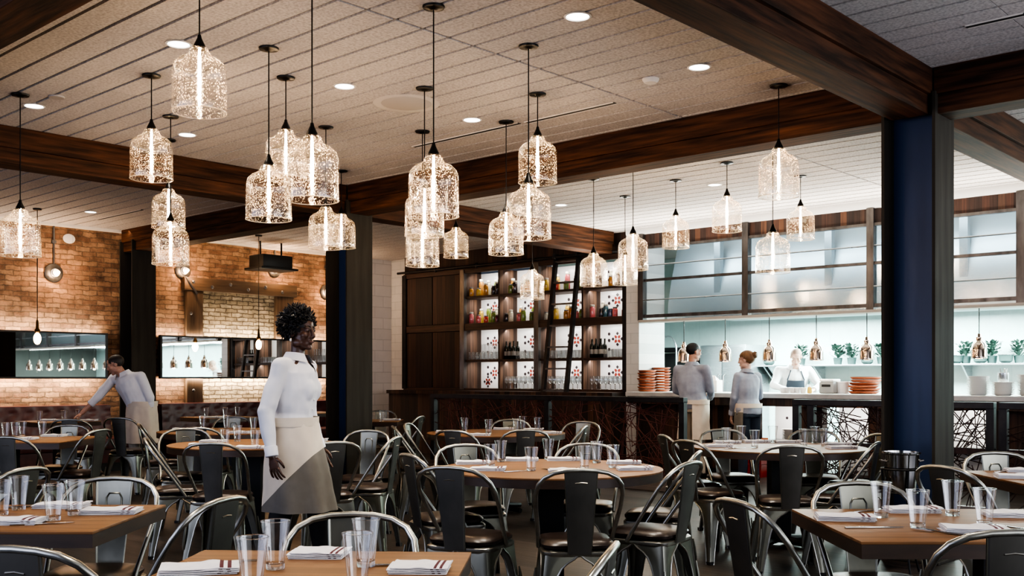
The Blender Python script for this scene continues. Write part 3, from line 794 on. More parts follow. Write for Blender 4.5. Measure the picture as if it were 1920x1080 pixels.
CH = [
 (215,897,180,'metal chair facing the camera across the front left table'),
 (425,936,287,'metal chair seen side-on at the right end of the front left table'),
 (28,1030,15,'metal chair with its back cut off by the lower left corner of the frame'),
 (52,879,285,'metal chair cut by the left edge just above the front left table'),
 (660,967,180,'metal chair with its wide hoop facing the camera across the front middle table'),
 (1148,1027,283,'metal chair cut by the bottom edge at the right end of the front middle table'),
 (1376,940,72,'metal chair seen side-on at the left end of the front right table'),
 (1612,907,180,'metal chair facing the camera across the front right table'),
 (1903,999,0,'metal chair back at the lower right corner of the frame'),
 (1882,852,180,'metal chair at the right edge facing the camera across the far right table'),
 (1765,876,66,'metal chair before the thick column at the left end of the far right table'),
 (842,877,24,'metal chair with a dark back nearest at front left of the middle round table'),
 (1090,882,357,'metal chair seen squarely from behind at the middle round table'),
 (1296,868,305,'metal chair seen from behind at front right of the middle round table'),
 (1310,848,288,'metal chair hoop just behind the front right chair of the middle round table'),
 (768,853,62,'metal chair at the left side of the middle round table seen side-on'),
 (893,841,165,'metal chair facing the camera at the far left of the middle round table'),
 (1100,834,188,'metal chair facing the camera at the far right of the middle round table'),
 (1485,837,6,'metal chair with a dark back nearest at the round table before the kitchen'),
 (1243,817,80,'metal chair at the far left of the round table before the kitchen'),
 (1286,827,60,'metal chair at the near left of the round table before the kitchen'),
 (1352,806,170,'metal chair at the far side of the kitchen side round table below the standing woman'),
 (1532,812,192,'metal chair facing the camera at the far right of the kitchen side round table'),
 (1655,815,250,'metal chair hoop behind the thick column, farther of two at its round table'),
 (1645,831,300,'metal chair half hidden by the thick column, nearer of two at its round table'),
 (818,795,100,'metal chair with a pale back at the left of the farthest round table'),
 (848,808,30,'metal chair with a dark back at front left of the farthest round table'),
 (986,807,352,'metal chair seen from behind at front right of the farthest round table'),
 (957,790,180,'metal chair facing the camera behind the farthest round table'),
 (1072,793,210,'metal chair at the far right of the farthest round table'),
 (1098,800,283,'metal chair side-on at the right of the farthest round table'),
 (737,800,78,'metal chair side-on left of the farthest round table beside the middle column'),
 (395,832,3,'metal chair with a dark back nearest at the left round table behind the server'),
 (272,823,72,'metal chair side-on at the left of the left round table'),
 (343,810,165,'metal chair with a pale back at the far left of the left round table'),
 (628,830,330,'metal chair with a dark back just right of the server'),
 (672,810,200,'metal chair facing the camera in front of the middle column foot'),
 (745,820,280,'metal chair side-on facing left in front of the middle column foot'),
 (262,795,72,'metal chair side-on behind the left round table next to the leaning man'),
 (370,803,5,'metal chair seen from behind at the second left round table'),
 (438,782,180,'metal chair with a bluish back behind the second left round table'),
 (190,806,283,'metal chair side-on at the right end of the far left table'),
 (118,799,180,'metal chair with a bluish back facing the camera across the far left table'),
 (10,820,10,'metal chair seen from behind at the left edge by the far left table'),
 (130,787,355,'metal chair seen from behind at the banquette table far left'),
 (222,784,10,'metal chair with a dark back directly in front of the leaning man'),
 (715,770,180,'metal chair by the white wall facing the camera behind the small far table'),
 (790,781,283,'metal chair side-on at the right of the small far table by the shelving doors'),
]

# ================================================================== tables
def sq_table(lat, d, w, dp, rz, label, group='square wood topped tables', loc=None):
    p = loc if loc else W(lat, d)
    TABLES.append(('s', p.x, p.y, rz, w/2, dp/2))
    t = thing('dining_table', label, 'table', (p.x, p.y, 0), rz, group)
    MB().box(-w/2,w/2,-dp/2,dp/2,.750,.760,bev=.002).build('tabletop', M['table'], t, smooth=30)
    MB().box(-w/2+.001,w/2-.001,-dp/2+.001,dp/2-.001,.702,.750).build('edge_band', M['table_edge'], t, smooth=0)
    MB().box(-.045,.045,-.045,.045,.03,.705).box(-.2,.2,-.2,.2,.69,.705).build('pedestal', M['iron'], t, smooth=0)
    MB().box(-.30,.30,-.045,.045,0,.035,bev=.008).box(-.045,.045,-.30,.30,0,.035,bev=.008).build('cross_base', M['iron'], t)
    return t
def rd_table(lat, d, r, label):
    p = W(lat, d)
    TABLES.append(('r', p.x, p.y, 0, r, r))
    t = thing('round_table', label, 'table', (p.x, p.y, 0), YAW, 'round wood topped tables')
    MB().lathe([(0,.749),(r-.002,.749),(r,.751),(r,.758),(r-.002,.760),(0,.760)], 72).build('tabletop', M['table'], t, smooth=30)
    MB().lathe([(0,.703),(r-.002,.703),(r-.002,.749)], 72, cap1=False).build('edge_band', M['table_edge'], t, smooth=30)
    MB().box(-.075,.075,-.075,.075,.03,.705).box(-.26,.26,-.26,.26,.68,.705).build('pedestal', M['iron'], t, smooth=0)
    mb = MB()
    for k in range(4):
        a = PI/4+PI/2*k
        mb.tube([(0,0,.05),(.34*math.cos(a),.34*math.sin(a),.022)], [.035,.022], 8)
    mb.build('cross_base', M['iron'], t)
    return t
sq_table(-1.47-.62, 3.97, 1.24, .76, YAW, 'square cornered wood table at the front left edge set with tumblers')
sq_table(-.565, 2.80, .84, .78, YAW-.05, 'wood table at the bottom middle of the frame set with tumblers')
sq_table(1.15+.62, 3.79, 1.24, .84, YAW, 'square cornered wood table at front right set with four tumblers')
sq_table(2.6+.62, 5.50, 1.24, .90, YAW, 'wood table at the right edge set with folded napkins only')
sq_table(-3.77-.62, 9.0, 1.24, .95, YAW, 'square wood table at the left edge before the leaning man')
sq_table(-1.78, 12.9, .75, .75, YAW, 'small wood table at the far side half hidden by the middle column')
rd_table(.233, 6.13, .665, 'large round wood table in the middle of the room')
rd_table(-.157, 10.07, .68, 'farthest round wood table in front of the long twig screen')
rd_table(2.08, 7.98, .665, 'round wood table before the kitchen left of the thick column')
rd_table(-2.11, 8.36, .675, 'round wood table at left behind the walking server')
rd_table(-2.9, 10.4, .675, 'second round wood table at left nearer to the banquette')
for x, lab in ((5.62, 'square wood table at the left banquette where the man leans over'), (7.70, 'square wood table at the right banquette beyond the second left round table'), (9.7, 'square wood table at the right banquette hidden mostly by the server')):
    sq_table(0, 0, .75, .75, 0, lab, loc=Vector((x, 12.75 if x < 6 else (12.45 if x < 9 else 12.95), 0)))

for px, py, f, lab in CH: put_chair(px, py, f, lab, G1)
# ================================================================== tableware
gl = Maker(thing('tumbler', 'x', 'glass', group='clear tumblers'))
MB().lathe([(.0262,.018),(.0285,.04),(.0345,.09),(.0408,.136)], 28, cap0=False, cap1=False).build('glass_wall', M['glass'], gl.p, smooth=60)
MB().lathe([(0,.0005),(.0245,.0005),(.0258,.003),(.0263,.0185),(.0230,.0165),(0,.0155)], 28).build('glass_foot', M['glass_foot'], gl.p, smooth=60)
MB().tube([(.0405*math.cos(2*PI*k/28),.0405*math.sin(2*PI*k/28),.1365) for k in range(28)], .0013, 6, closed=True).build('glass_rim', M['glass_foot'], gl.p, smooth=60)
def napkin_proto(seed, w=.21, l=.12):
    rnd = random.Random(seed)
    t = thing('folded_napkin', 'x', 'napkin', group='striped white napkins')
    layers = 4; zs = 0
    for k in range(layers):
        sh = rnd.uniform(-.006,.006); rot = rnd.uniform(-.03,.03)
        mb = MB(); th = .0055
        nx, ny = 20, 6
        top = []; bot = []
        for j in range(ny+1):
            rt = []; rb_ = []
            for i in range(nx+1):
                x = -w/2+w*i/nx+sh; y = -l/2+l*j/ny
                xr = x*math.cos(rot)-y*math.sin(rot); yr = x*math.sin(rot)+y*math.cos(rot)
                e = 1 - .5*((abs(2*j/ny-1))**6)
                bow = .004*math.sin(i*.5+seed)*(k/layers) + .003*mnoise.noise((x*18, y*18, seed+k))
                rt.append((xr, yr, zs+th*e+max(0,bow))); rb_.append((xr, yr, zs+.0004+max(0,bow)*.5))
            top.append(rt); bot.append(rb_)
        for j in range(ny):
            for i in range(nx):
                mi = 1 if (i in (15,17) ) else 0
                b = len(mb.v)
                mb.v += [top[j][i], top[j][i+1], top[j+1][i+1], top[j+1][i]]; mb.f.append((b,b+1,b+2,b+3)); mb.m.append(mi)
        ed = [(top[0][i], bot[0][i]) for i in range(nx+1)]
        mb.grid([[e[1] for e in ed],[e[0] for e in ed]])
        ed = [(top[ny][i], bot[ny][i]) for i in range(nx+1)]
        mb.grid([[e[0] for e in ed],[e[1] for e in ed]])
        ed = [(top[j][0], bot[j][0]) for j in range(ny+1)]
        mb.grid([[e[0] for e in ed],[e[1] for e in ed]])
        ed = [(top[j][nx], bot[j][nx]) for j in range(ny+1)]
        mb.grid([[e[1] for e in ed],[e[0] for e in ed]])
        mb.build('napkin_fold', [M['linen'], M['stripe']], t, smooth=50)
        zs += th*.92
    return Maker(t)
naps = [napkin_proto(1), napkin_proto(4, .20, .11), napkin_proto(9, .160, .125)]
kn = Maker(thing('table_knife', 'x', 'knife', group='table knives'))
MB().box(-.007,.007,-.11,.0,.0,.006,bev=.002).build('handle', M['steel'], kn.p)
MB().add([(-.008,0,.002),(.008,0,.002),(.009,.06,.002),(.004,.105,.002),(-.006,.11,.002),(-.008,0,.004),(.008,0,.004),(.009,.06,.003),(.004,.105,.003),(-.006,.11,.003)],[(4,3,2,1,0),(5,6,7,8,9),(0,1,6,5),(1,2,7,6),(2,3,8,7),(3,4,9,8),(4,0,5,9)]).build('blade', M['steel'], kn.p, smooth=0)
fk = Maker(thing('table_fork', 'x', 'fork', group='table forks'))
MB().tube([(0,-.10,.004),(0,-.03,.003),(0,.03,.006)], [.006,.004,.003], 6).build('handle', M['steel'], fk.p)
mb = MB().box(-.012,.012,.03,.055,.005,.008)
for s in (-.0105,-.0035,.0035,.0105): mb.box(s-.0015,s+.0015,.055,.10,.006,.009)
mb.build('tines', M['steel'], fk.p, smooth=0)

TZ = .7605
tcount = {}
def ordinal(n): return ['first','second','third','fourth','fifth','sixth','seventh','eighth','ninth','tenth','eleventh','twelfth','thirteenth','fourteenth'][n]
def inside(p, m):
    best = None
    for T_ in TABLES:
        k, tx, ty, tr, a, b_ = T_
        q = math.hypot(p.x-tx, p.y-ty)-a
        if best is None or q < best[0]: best = (q, T_)
    k, tx, ty, tr, a, b_ = best[1]
    if k == 'r':
        r = math.hypot(p.x-tx, p.y-ty)
        if r > a-m: p = Vector((tx+(p.x-tx)*(a-m)/r, ty+(p.y-ty)*(a-m)/r, p.z))
    else:
        u = (p.x-tx)*math.cos(tr)+(p.y-ty)*math.sin(tr); v = -(p.x-tx)*math.sin(tr)+(p.y-ty)*math.cos(tr)
        u = max(-a+m, min(a-m, u)); v = max(-b_+m*.8, min(b_-m*.8, v))
        p = Vector((tx+u*math.cos(tr)-v*math.sin(tr), ty+u*math.sin(tr)+v*math.cos(tr), p.z))
    return p
def set_table(desc, glasses, napkins, knives=(), forks=()):
    """glasses/napkins/...: photo positions of the base on the table top"""
    gs = sorted(glasses)
    for i, g in enumerate(gs):
        px, py = g[0], g[1]
        p = inside(at_z(px, py, TZ), .06)
        if len(gs) == 1: lab = f'only clear tumbler on {desc}'
        else: lab = f'clear tumbler on {desc}, {ordinal(i)} from left'
        gl((p.x, p.y, TZ), random.uniform(0,6), lab, 'clear tumblers')
    ns = sorted(napkins)
    for i, n in enumerate(ns):
        p = inside(at_z(n[0], n[1], TZ), .115)
        lab = f'striped white napkin on {desc}, {ordinal(i)} from left' if len(ns) > 1 else f'striped white napkin on {desc}'
        naps[n[3] if len(n) > 3 else i % 2]((p.x, p.y, TZ), YAW+math.radians(n[2] if len(n) > 2 else 0), lab, 'striped white napkins')
    for i, n in enumerate(sorted(knives)):
        p = inside(at_z(n[0], n[1], TZ), .10)
        kn((p.x, p.y, TZ), YAW+math.radians(n[2]), f'steel table knife on {desc}, {ordinal(i)} from left' if len(knives) > 1 else f'steel table knife on {desc}', 'table knives')
    for i, n in enumerate(sorted(forks)):
        p = inside(at_z(n[0], n[1], TZ), .10)
        fk((p.x, p.y, TZ), YAW+math.radians(n[2]), f'steel table fork on {desc}, {ordinal(i)} from left' if len(forks) > 1 else f'steel table fork on {desc}', 'table forks')
set_table('the front left table', [(2,966),(35,956),(100,976),(140,966)], [(210,962,4),(24,981,2),(142,944,0)], [(80,983,-68)], [(62,950,-60),(172,957,-80)])
set_table('the bottom middle table', [(473,1108),(516,1067),(670,1098),(686,1062)], [(366,1072,14,0),(607,1037,-3,2),(817,1070,-2,2)], [(765,1060,-83),(900,1060,0)][:1], [(415,1058,-80)])
set_table('the front right table', [(1652,970),(1721,990),(1786,967),(1846,986)], [(1584,974,-10),(1688,952,-3),(1826,997,-10),(1898,968,-8)], [(1640,990,-86),(1622,958,-55)], [(1765,1000,40),(1895,991,40)])
set_table('the far right table', [], [(1884,896,-12),(1906,882,-10)], [(1885,884,-60)])
set_table('the middle round table', [(920,875),(939,866),(996,883),(1028,862),(1096,879),(1119,868),(1149,877)], [(853,868,5),(915,882,-4),(955,858,0),(1066,858,0),(1194,868,-5),(1190,881,4),(1062,885,0)], [(975,884,-60)], [(1035,884,30)])
set_table('the farthest round table', [(871,809),(916,813),(968,811),(985,805),(1008,808)], [(838,811,0),(893,818,0),(948,804,0),(1036,813,0),(1030,805,0)])
set_table('the kitchen side round table', [(1362,834),(1382,828),(1415,840),(1449,830),(1507,837),(1528,831),(1546,836)], [(1325,828,0),(1348,838,0),(1400,826,0),(1488,825,0),(1578,841,4),(1600,834,-4)], [(1380,841,-60)])
set_table('the left round table', [(422,838),(478,840),(445,828),(520,834),(566,838)], [(400,829,0),(470,843,0),(612,826,0),(382,836,0)], [(445,843,-60)])
set_table('the second left round table', [(380,804),(424,803),(475,808)], [(345,806,0),(450,812,0)])
set_table('the far left table', [(10,821),(28,820),(66,815),(86,817)], [(105,818,0),(45,824,0)], [(60,824,-60)])
set_table('the banquette table under the leaning man', [(66,792),(120,790),(155,787)], [(95,789,0),(175,789,0)])
set_table('the right banquette table', [(372,784),(422,783),(445,782)], [(405,786,0)])
set_table('the small far table', [(716,790)], [(735,788,0)])

# ================================================================== pendants over the room
pd_glass = [(.147,0),(.1485,.004),(.1475,.06),(.1475,.20),(.146,.235),(.136,.268),(.112,.292),(.084,.306),(.064,.318),(.055,.334),(.050,.350),(.036,.362),(.022,.366)]
me_glass = MB().lathe(pd_glass, 40, cap0=False, cap1=False).mesh('glass_shade', M['seeded'], 60)
me_can = MB().lathe([(0,-.022),(.02,-.022),(.028,-.016),(.062,-.012),(.066,-.004),(.066,0),(0,0)], 28).mesh('canopy', M['black_metal'], 40)
me_sock = MB().lathe([(.034,.352),(.032,.372),(.022,.392),(.013,.412),(.009,.43),(0,.432)], 16).mesh('socket', M['black_metal'], 50)
me_bulb = MB().lathe([(0,.035),(.004,.04),(.0075,.08),(.0090,.19),(.0075,.31),(.005,.352),(0,.355)], 12).mesh('filament_bulb', M['bulb'], 60)
me_rim = MB().tube([(.148*math.cos(2*PI*k/40),.148*math.sin(2*PI*k/40),.001) for k in range(40)], .0028, 6, closed=True).mesh('rim', M['rim'], 60)
PEND = []
def pendant(px, yc, yb, label, d=None):
    if d is None: d = (CEIL-EYE)*1920/(708-yc)
    z = EYE + (708-yb)/1920*d
    p = W((px-960)/1920*d, d)
    t = thing('pendant_lamp', label, 'pendant lamp', (p.x, p.y, z), 0, 'seeded glass pendants')
    for nm, me in (('glass_shade', me_glass), ('socket', me_sock), ('filament_bulb', me_bulb)):
        o = bpy.data.objects.new(nm, me); C.objects.link(o); o.parent = t
        if nm == 'glass_shade':
            r = bpy.data.objects.new('rim', me_rim); C.objects.link(r); r.parent = o
    o = bpy.data.objects.new('canopy', me_can); C.objects.link(o); o.parent = t; o.location = (0,0,CEIL-z)
    MB().tube([(0,0,.43),(0,0,CEIL-z-.01)], .0042, 6).build('cord', M['black_metal'], t)
    PEND.append((p.x, p.y, z))
for a in [
 (374,-25,211,'nearest seeded glass bell pendant at upper left cropped cord'),
 (284,141,336,'seeded glass bell pendant hanging before the left beam below its short cord'),
 (38,177,480,'seeded glass bell pendant at the far left edge of the frame'),
 (320,218,496,'lower of two seeded glass pendants in line above the timber frame'),
 (316,262,428,'upper smaller of two seeded glass pendants in line above the timber frame'),
 (504,90,412,'seeded glass bell pendant in front of the joint left of the middle column'),
 (536,145,336,'seeded glass bell pendant partly hidden behind the big one above the server'),
 (585,-25,376,'largest seeded glass bell pendant above the server with a long cord'),
 (611,238,466,'seeded glass bell pendant before the middle column top, left of a pair'),
 (640,320,465,'seeded glass bell pendant before the middle column top, right of a pair'),
 (813,12,406,'big seeded glass bell pendant at centre with a long cord'),
 (796,165,443,'seeded glass bell pendant overlapped by the big centre pendant, middle of three'),
 (792,246,499,'seeded glass bell pendant at centre, lowest of the three in line'),
 (855,364,483,'small seeded glass bell pendant just right of the centre stack'),
 (949,228,477,'seeded glass bell pendant left of centre right pair hanging low'),
 (991,86,447,'seeded glass bell pendant in the right of centre pair with a long cord'),
 (1008,176,343,'seeded glass bell pendant hanging highest in front of the long middle beam'),
 (998,372,561,'small seeded glass bell pendant in front of the jar shelves'),
 (1113,335,536,'seeded glass bell pendant in front of the library ladder at right'),
 (1172,368,534,'small seeded glass bell pendant behind another at the end of the shelving'),
 (1187,296,506,'seeded glass bell pendant in front of the shelving end pier'),
 (1267,338,465,'seeded glass bell pendant at the left end of the kitchen glass screen'),
 (1363,305,434,'seeded glass bell pendant before the kitchen screen under the bright ceiling'),
 (1460,160,369,'seeded glass bell pendant nearest the thick column hanging high'),
 (1449,245,512,'seeded glass bell pendant hanging lowest before the kitchen screen'),
 (1501,330,449,'seeded glass bell pendant nearest the thick column below the high one'),
]: pendant(*a)
# bare bulb pendants over the banquette
eb = Maker(thing('bare_bulb_pendant', 'x', 'pendant lamp', group='bare bulb pendants over the banquette'))
MB().ell((0,0,.0),(.045,.045,.075),16,12).build('bulb', M['bulb_small'], eb.p)
MB().lathe([(.02,.07),(.035,.085),(.035,.11),(.02,.13),(.016,.22),(.006,.25)], 14).build('socket', pbr('aged_brass', (.16,.10,.045), rough=.3, metal=1), eb.p)
MB().tube([(0,0,.25),(0,0,CEIL-1.80)], .005, 6).build('cord', M['black_metal'], eb.p)
MB().lathe([(0,CEIL-1.82),(.05,CEIL-1.82),(.055,CEIL-1.80),(0,CEIL-1.80)], 20).build('canopy', M['black_metal'], eb.p)
EB = []
for px, lab in ((70,'bare glowing bulb on a dark cord at left before the mirror'), (485,'bare glowing bulb on a dark cord left of the server head')):
    x, d = on_plane_y(px, 13.35)
    eb((x, 13.35, 1.80), 0, lab); EB.append((x, 13.35, 1.80))

# ================================================================== wine bucket on its stand
p = at_z(1690, 848, .80) if False else W((1690-960)/1920*6.75, 6.75)
t = thing('wine_bucket', 'shiny steel wine bucket standing before the thick right column', 'wine bucket', (p.x, p.y, .55), YAW)
MB().lathe([(0,.005),(.085,.005),(.09,.012),(.102,.12),(.112,.245),(.122,.252),(.122,.262),(.110,.262),(.10,.12),(.085,.02),(0,.018)], 40).build('bucket_body', pbr('polished_steel', (.40,.39,.37), rough=.12, metal=1), t, smooth=50)
for s in (-1,1): MB().tube([(s*.105,-.03,.20),(s*.135,-.02,.205),(s*.135,.02,.205),(s*.105,.03,.20)], .007).build('handle', M['steel'], t)
t = thing('bucket_stand', 'dark wire stand holding the wine bucket before the thick column', 'stand', (p.x, p.y, 0), YAW)
mb = MB()
ring = lambda r, z: [(r*math.cos(2*PI*k/32), r*math.sin(2*PI*k/32), z) for k in range(32)]
mb.tube(ring(.125,.70), .007, 6, closed=True).build('hoop', M['iron'], t)
mb = MB().tube(ring(.10,.545), .006, 6, closed=True).box(-.1,.1,-.006,.006,.538,.548).box(-.006,.006,-.1,.1,.538,.548); mb.build('cradle', M['iron'], t)
for k in range(3):
    a = 2*PI*k/3+.5
    MB().tube([(.125*math.cos(a),.125*math.sin(a),.70),(.11*math.cos(a),.11*math.sin(a),.54),(.10*math.cos(a),.10*math.sin(a),.2),(.17*math.cos(a),.17*math.sin(a),.006)], .007, 6).build('leg', M['iron'], t)
# ================================================================== heat lamps over the pass
hl = Maker(thing('heat_lamp', 'x', 'heat lamp', group='shiny heat lamps over the pass'))
MB().lathe([(.088,0),(.090,.004),(.088,.02),(.086,.10),(.078,.15),(.060,.182),(.040,.197),(.036,.205),(.036,.245),(.022,.25),(.018,.285),(.006,.29)], 32, cap0=False).build('lamp_shade', M['copper'], hl.p, smooth=50)
MB().ell((0,0,.06),(.035,.035,.05),14,10).build('bulb', M['bulb_small'], hl.p)
MB().tube([(0,0,.285),(0,0,.585)], .0055, 8).build('cord', M['black_metal'], hl.p)
hlab = ['behind the man in the blue grey shirt','between the two servers at the pass','right of the woman with the hair bun','right of the chef','above the right terracotta stack','hidden behind the thick column','right of the thick column']
k = 0
while 7.95-.665*k > -1.5:
    y = 7.95-.665*k
    lab = f'shiny copper toned heat lamp over the pass {hlab[k]}' if k < len(hlab) else 'shiny heat lamp beyond the right edge, seen only in the left mirror'
    hl((KX+.05, y, 1.52), 0, lab); k += 1

# ================================================================== things on the pass
CT = 1.096
def stack(px, X, r, n, pitch, proto, lab, group, jit=.006):
    y, d = on_plane_x(px, X)
    for i in range(n):
        w = 'topmost of its stack' if i == n-1 else ('lowest of its stack' if i == 0 else f'{ordinal(i)} from the bottom')
        proto((X+random.uniform(-jit,jit), y+random.uniform(-jit,jit), CT+i*pitch), random.uniform(0,6), f'{lab}, {w}', group)
tp = Maker(thing('terracotta_dish', 'x', 'dish'))
MB().lathe([(0,.0),(.10,.0),(.115,.008),(.132,.026),(.136,.030),(.130,.030),(.112,.013),(0,.010)], 36).build('dish_body', M['terracotta'], tp.p, smooth=50)
MB().lathe([(.130,.030),(.137,.031),(.136,.034),(.129,.033)], 36, cap0=False, cap1=False).build('rim', pbr('dark_glaze', (.10,.035,.02), rough=.35), tp.p)
stack(1213, 12.40, .13, 8, .040, tp, 'terracotta dish in the left stack at the end of the pass', 'terracotta dishes at the left end of the pass', jit=.014)
stack(1241, 12.72, .13, 9, .040, tp, 'terracotta dish in the stack behind the man in blue grey', 'terracotta dishes at the left end of the pass', jit=.014)
tb = Maker(thing('terracotta_platter', 'x', 'dish'))
MB().lathe([(0,.0),(.15,.0),(.172,.010),(.188,.028),(.192,.031),(.184,.031),(.165,.014),(0,.010)], 36).build('dish_body', M['terracotta'], tb.p, smooth=50)
MB().lathe([(.184,.031),(.193,.032),(.192,.035),(.183,.034)], 36, cap0=False, cap1=False).build('rim', pbr('dark_glaze_2', (.10,.035,.02), rough=.35), tb.p)
stack(1622, 12.60, .19, 6, .036, tb, 'wide terracotta platter right of the ticket printer', 'terracotta platters by the column', jit=.02)
wp = Maker(thing('white_plate', 'x', 'plate'))
MB().lathe([(0,.0),(.075,.0),(.085,.006),(.122,.020),(.126,.023),(.120,.023),(.082,.010),(0,.008)], 36).build('plate_body', M['china'], wp.p, smooth=50)
MB().lathe([(.070,-.0015),(.078,-.0015),(.078,.001),(.070,.001)], 28, cap0=False, cap1=False).build('foot_ring', M['china'], wp.p)
stack(1834, 12.35, .125, 13, .0165, wp, 'white plate in the stack just right of the thick column', 'white plates right of the column', jit=.002)
stack(1881, 12.35, .125, 9, .0165, wp, 'white plate in the lower stack under the steel caddy', 'white plates right of the column', jit=.002)
stack(1929, 12.40, .125, 14, .0165, wp, 'white plate in the stack at the right frame edge', 'white plates right of the column', jit=.002)
y, d = on_plane_x(1881, 12.35)
t = thing('utensil_caddy', 'small steel caddy standing on the lower white plate stack', 'caddy', (12.35, y, CT+9*.0165+.008))
MB().lathe([(.0,0),(.055,0),(.058,.005),(.060,.10),(.063,.103),(.057,.10),(.054,.01),(0,.008)], 20).build('caddy_cup', M['stainless'], t)
for k in range(5): MB().tube([(.02*math.cos(k*1.3),.02*math.sin(k*1.3),.02),(.04*math.cos(k*1.3),.04*math.sin(k*1.3),.15)], .005, 6).build('utensil_handle', M['steel'], t)
y, d = on_plane_x(1556, 12.55)
t = thing('ticket_printer', 'grey ticket printer with a white top on the pass beside the chef', 'printer', (12.55, y, CT))
MB().box(-.11,.11,-.10,.10,0,.15,bev=.02).build('housing', pbr('grey_plastic', (.26,.27,.27), rough=.4), t)
MB().box(-.105,.11,-.098,.098,.15,.185,bev=.015).build('lid', M['china'], t)
MB().box(-.113,-.105,-.06,.06,.085,.115).build('paper_slot', M['black'], t, smooth=0)
y, d = on_plane_x(1583, 12.66)
t = thing('white_tub', 'white round tub between the ticket printer and the terracotta platters', 'tub', (12.62, y, CT))
MB().lathe([(0,0),(.075,0),(.085,.15),(.088,.155),(.08,.155),(.07,.01),(0,.01)], 28).build('tub_body', M['china'], t)
MB().lathe([(.086,.14),(.091,.142),(.091,.152),(.086,.154)], 28, cap0=False, cap1=False).build('lip', M['china'], t)
y, d = on_plane_x(1339, 12.5)
t = thing('napkin_box', 'white box of folded paper in front of the man at the pass', 'box', (12.5, y, CT))
MB().box(-.08,.08,-.09,.09,0,.17,bev=.008).build('box_body', M['china'], t)
MB().add([(-.05,-.06,.17),(.05,-.06,.17),(.06,.06,.17),(-.06,.06,.17),(-.02,-.03,.23),(.03,-.02,.21),(.03,.04,.235),(-.03,.03,.215)],[(0,1,5,4),(1,2,6,5),(2,3,7,6),(3,0,4,7),(4,5,6,7)]).build('paper_sheet', M['linen'], t, smooth=0)
ct = Maker(thing('white_cup', 'x', 'cup', group='small white cups before the chef'))
MB().lathe([(0,0),(.03,0),(.042,.07),(.044,.072),(.038,.07),(.028,.008),(0,.008)], 20).build('cup_body', M['china'], ct.p)
MB().lathe([(.0425,.064),(.0455,.066),(.0455,.074),(.042,.075)], 20, cap0=False, cap1=False).build('lip', M['china'], ct.p)
for i, px in enumerate((1468,1477,1486,1496,1506)):
    y, d = on_plane_x(px, 12.42+.02*(i % 2)); ct((12.42+.02*(i % 2), y, CT), 0, f'small white cup on the pass before the chef, {ordinal(i)} from left')
y, d = on_plane_x(1518, 12.40)
t = thing('yellow_squeeze_bottle', 'small yellow capped bottle on the pass right of the white cups', 'bottle', (12.40, y, CT))
MB().lathe([(0,0),(.026,0),(.028,.01),(.028,.07),(.018,.085)], 18).build('bottle_body', pbr('mustard', (.70,.50,.10), rough=.4), t)
MB().lathe([(.017,.085),(.012,.09),(.004,.115),(0,.116)], 14, cap0=False).build('nozzle', M['china'], t)

# ================================================================== back of the kitchen
KB = 15.4
def kx(px, X): return on_plane_x(px, X)[0]
t = thing('steel_fridge', 'tall pale steel refrigerator at the kitchen back wall behind the man', 'fridge', (14.95, kx(1355, 14.6), 0))
MB().box(-.35,.40,-.42,.42,.08,1.83,bev=.012).build('cabinet', M['stainless'], t)
for s in (-1,1):
    d_ = MB().box(-.375,-.35,min(s*.008,s*.415),max(s*.008,s*.415),.12,1.80,bev=.006).build('door', M['stainless'], t)
    MB().tube([(-.38,s*.05,.85),(-.42,s*.05,.87),(-.42,s*.05,1.33),(-.38,s*.05,1.35)], .012, 8).build('handle', M['steel'], d_)
MB().box(-.3,.38,-.4,.4,0,.08).build('plinth', M['black'], t, smooth=0)
t = thing('black_oven', 'stacked black oven at the left of the kitchen behind the man', 'oven', (14.75, kx(1254, 14.4), 0))
MB().box(-.35,.4,-.35,.35,.0,1.80,bev=.01).build('cabinet', M['black'], t)
for z in (.35,.85,1.35):
    d_ = MB().box(-.375,-.35,-.31,.31,z,z+.40,bev=.008).build('door', pbr('oven_door', (.03,.03,.03), rough=.15, metal=.5), t)
    MB().tube([(-.38,-.25,z+.36),(-.41,-.25,z+.36),(-.41,.25,z+.36),(-.38,.25,z+.36)], .011, 8).build('handle', M['steel'], d_)
t = thing('spray_faucet', 'tall arched spray faucet behind the left heat lamp', 'faucet', (14.0, kx(1268, 14.0), 0))
MB().box(-.25,.25,-.3,.3,.0,.9,bev=.01).build('sink_cabinet', M['stainless'], t)
arc = [(0,0,.9),(0,0,1.75)]+[(0,.16-.16*math.cos(a),1.75+.22*math.sin(a)) for a in [PI*k/10 for k in range(1,11)]]+[(0,.33,1.55)]
MB().tube(arc, .013, 8).build('hose', M['stainless'], t)
MB().lathe([(.02,1.45),(.03,1.47),(.018,1.55)], 12, M=Matrix.Translation((0,.33,0))).build('spray_head', M['black'], t)
def wall_shelf(pa, pb, label):
    X = 15.15
    ya, yb = kx(pa, X), kx(pb, X)
    t = thing('wall_shelf', label, 'shelf', (X, (ya+yb)/2, 1.475), 0, 'steel kitchen wall shelves')
    h = abs(ya-yb)/2
    MB().box(-.2,.245,-h,h,0,.025,bev=.004).build('board', M['stainless'], t)
    n = max(2, int(h*2/1.0)+1)
    for k in range(n):
        y = -h+.12+(2*h-.24)*k/(n-1)
        MB().add([(.24,y-.012,0),(-.15,y-.012,0),(.24,y-.012,-.28),(.24,y+.012,0),(-.15,y+.012,0),(.24,y+.012,-.28)],[(0,1,2),(5,4,3),(0,3,4,1),(1,4,5,2),(2,5,3,0)]).build('bracket', M['stainless'], t, smooth=0)
wall_shelf(1428, 1462, 'short steel wall shelf between the bun haired woman and the chef')
wall_shelf(1520, 1990, 'long steel wall shelf of plants and bowls on the kitchen back wall')
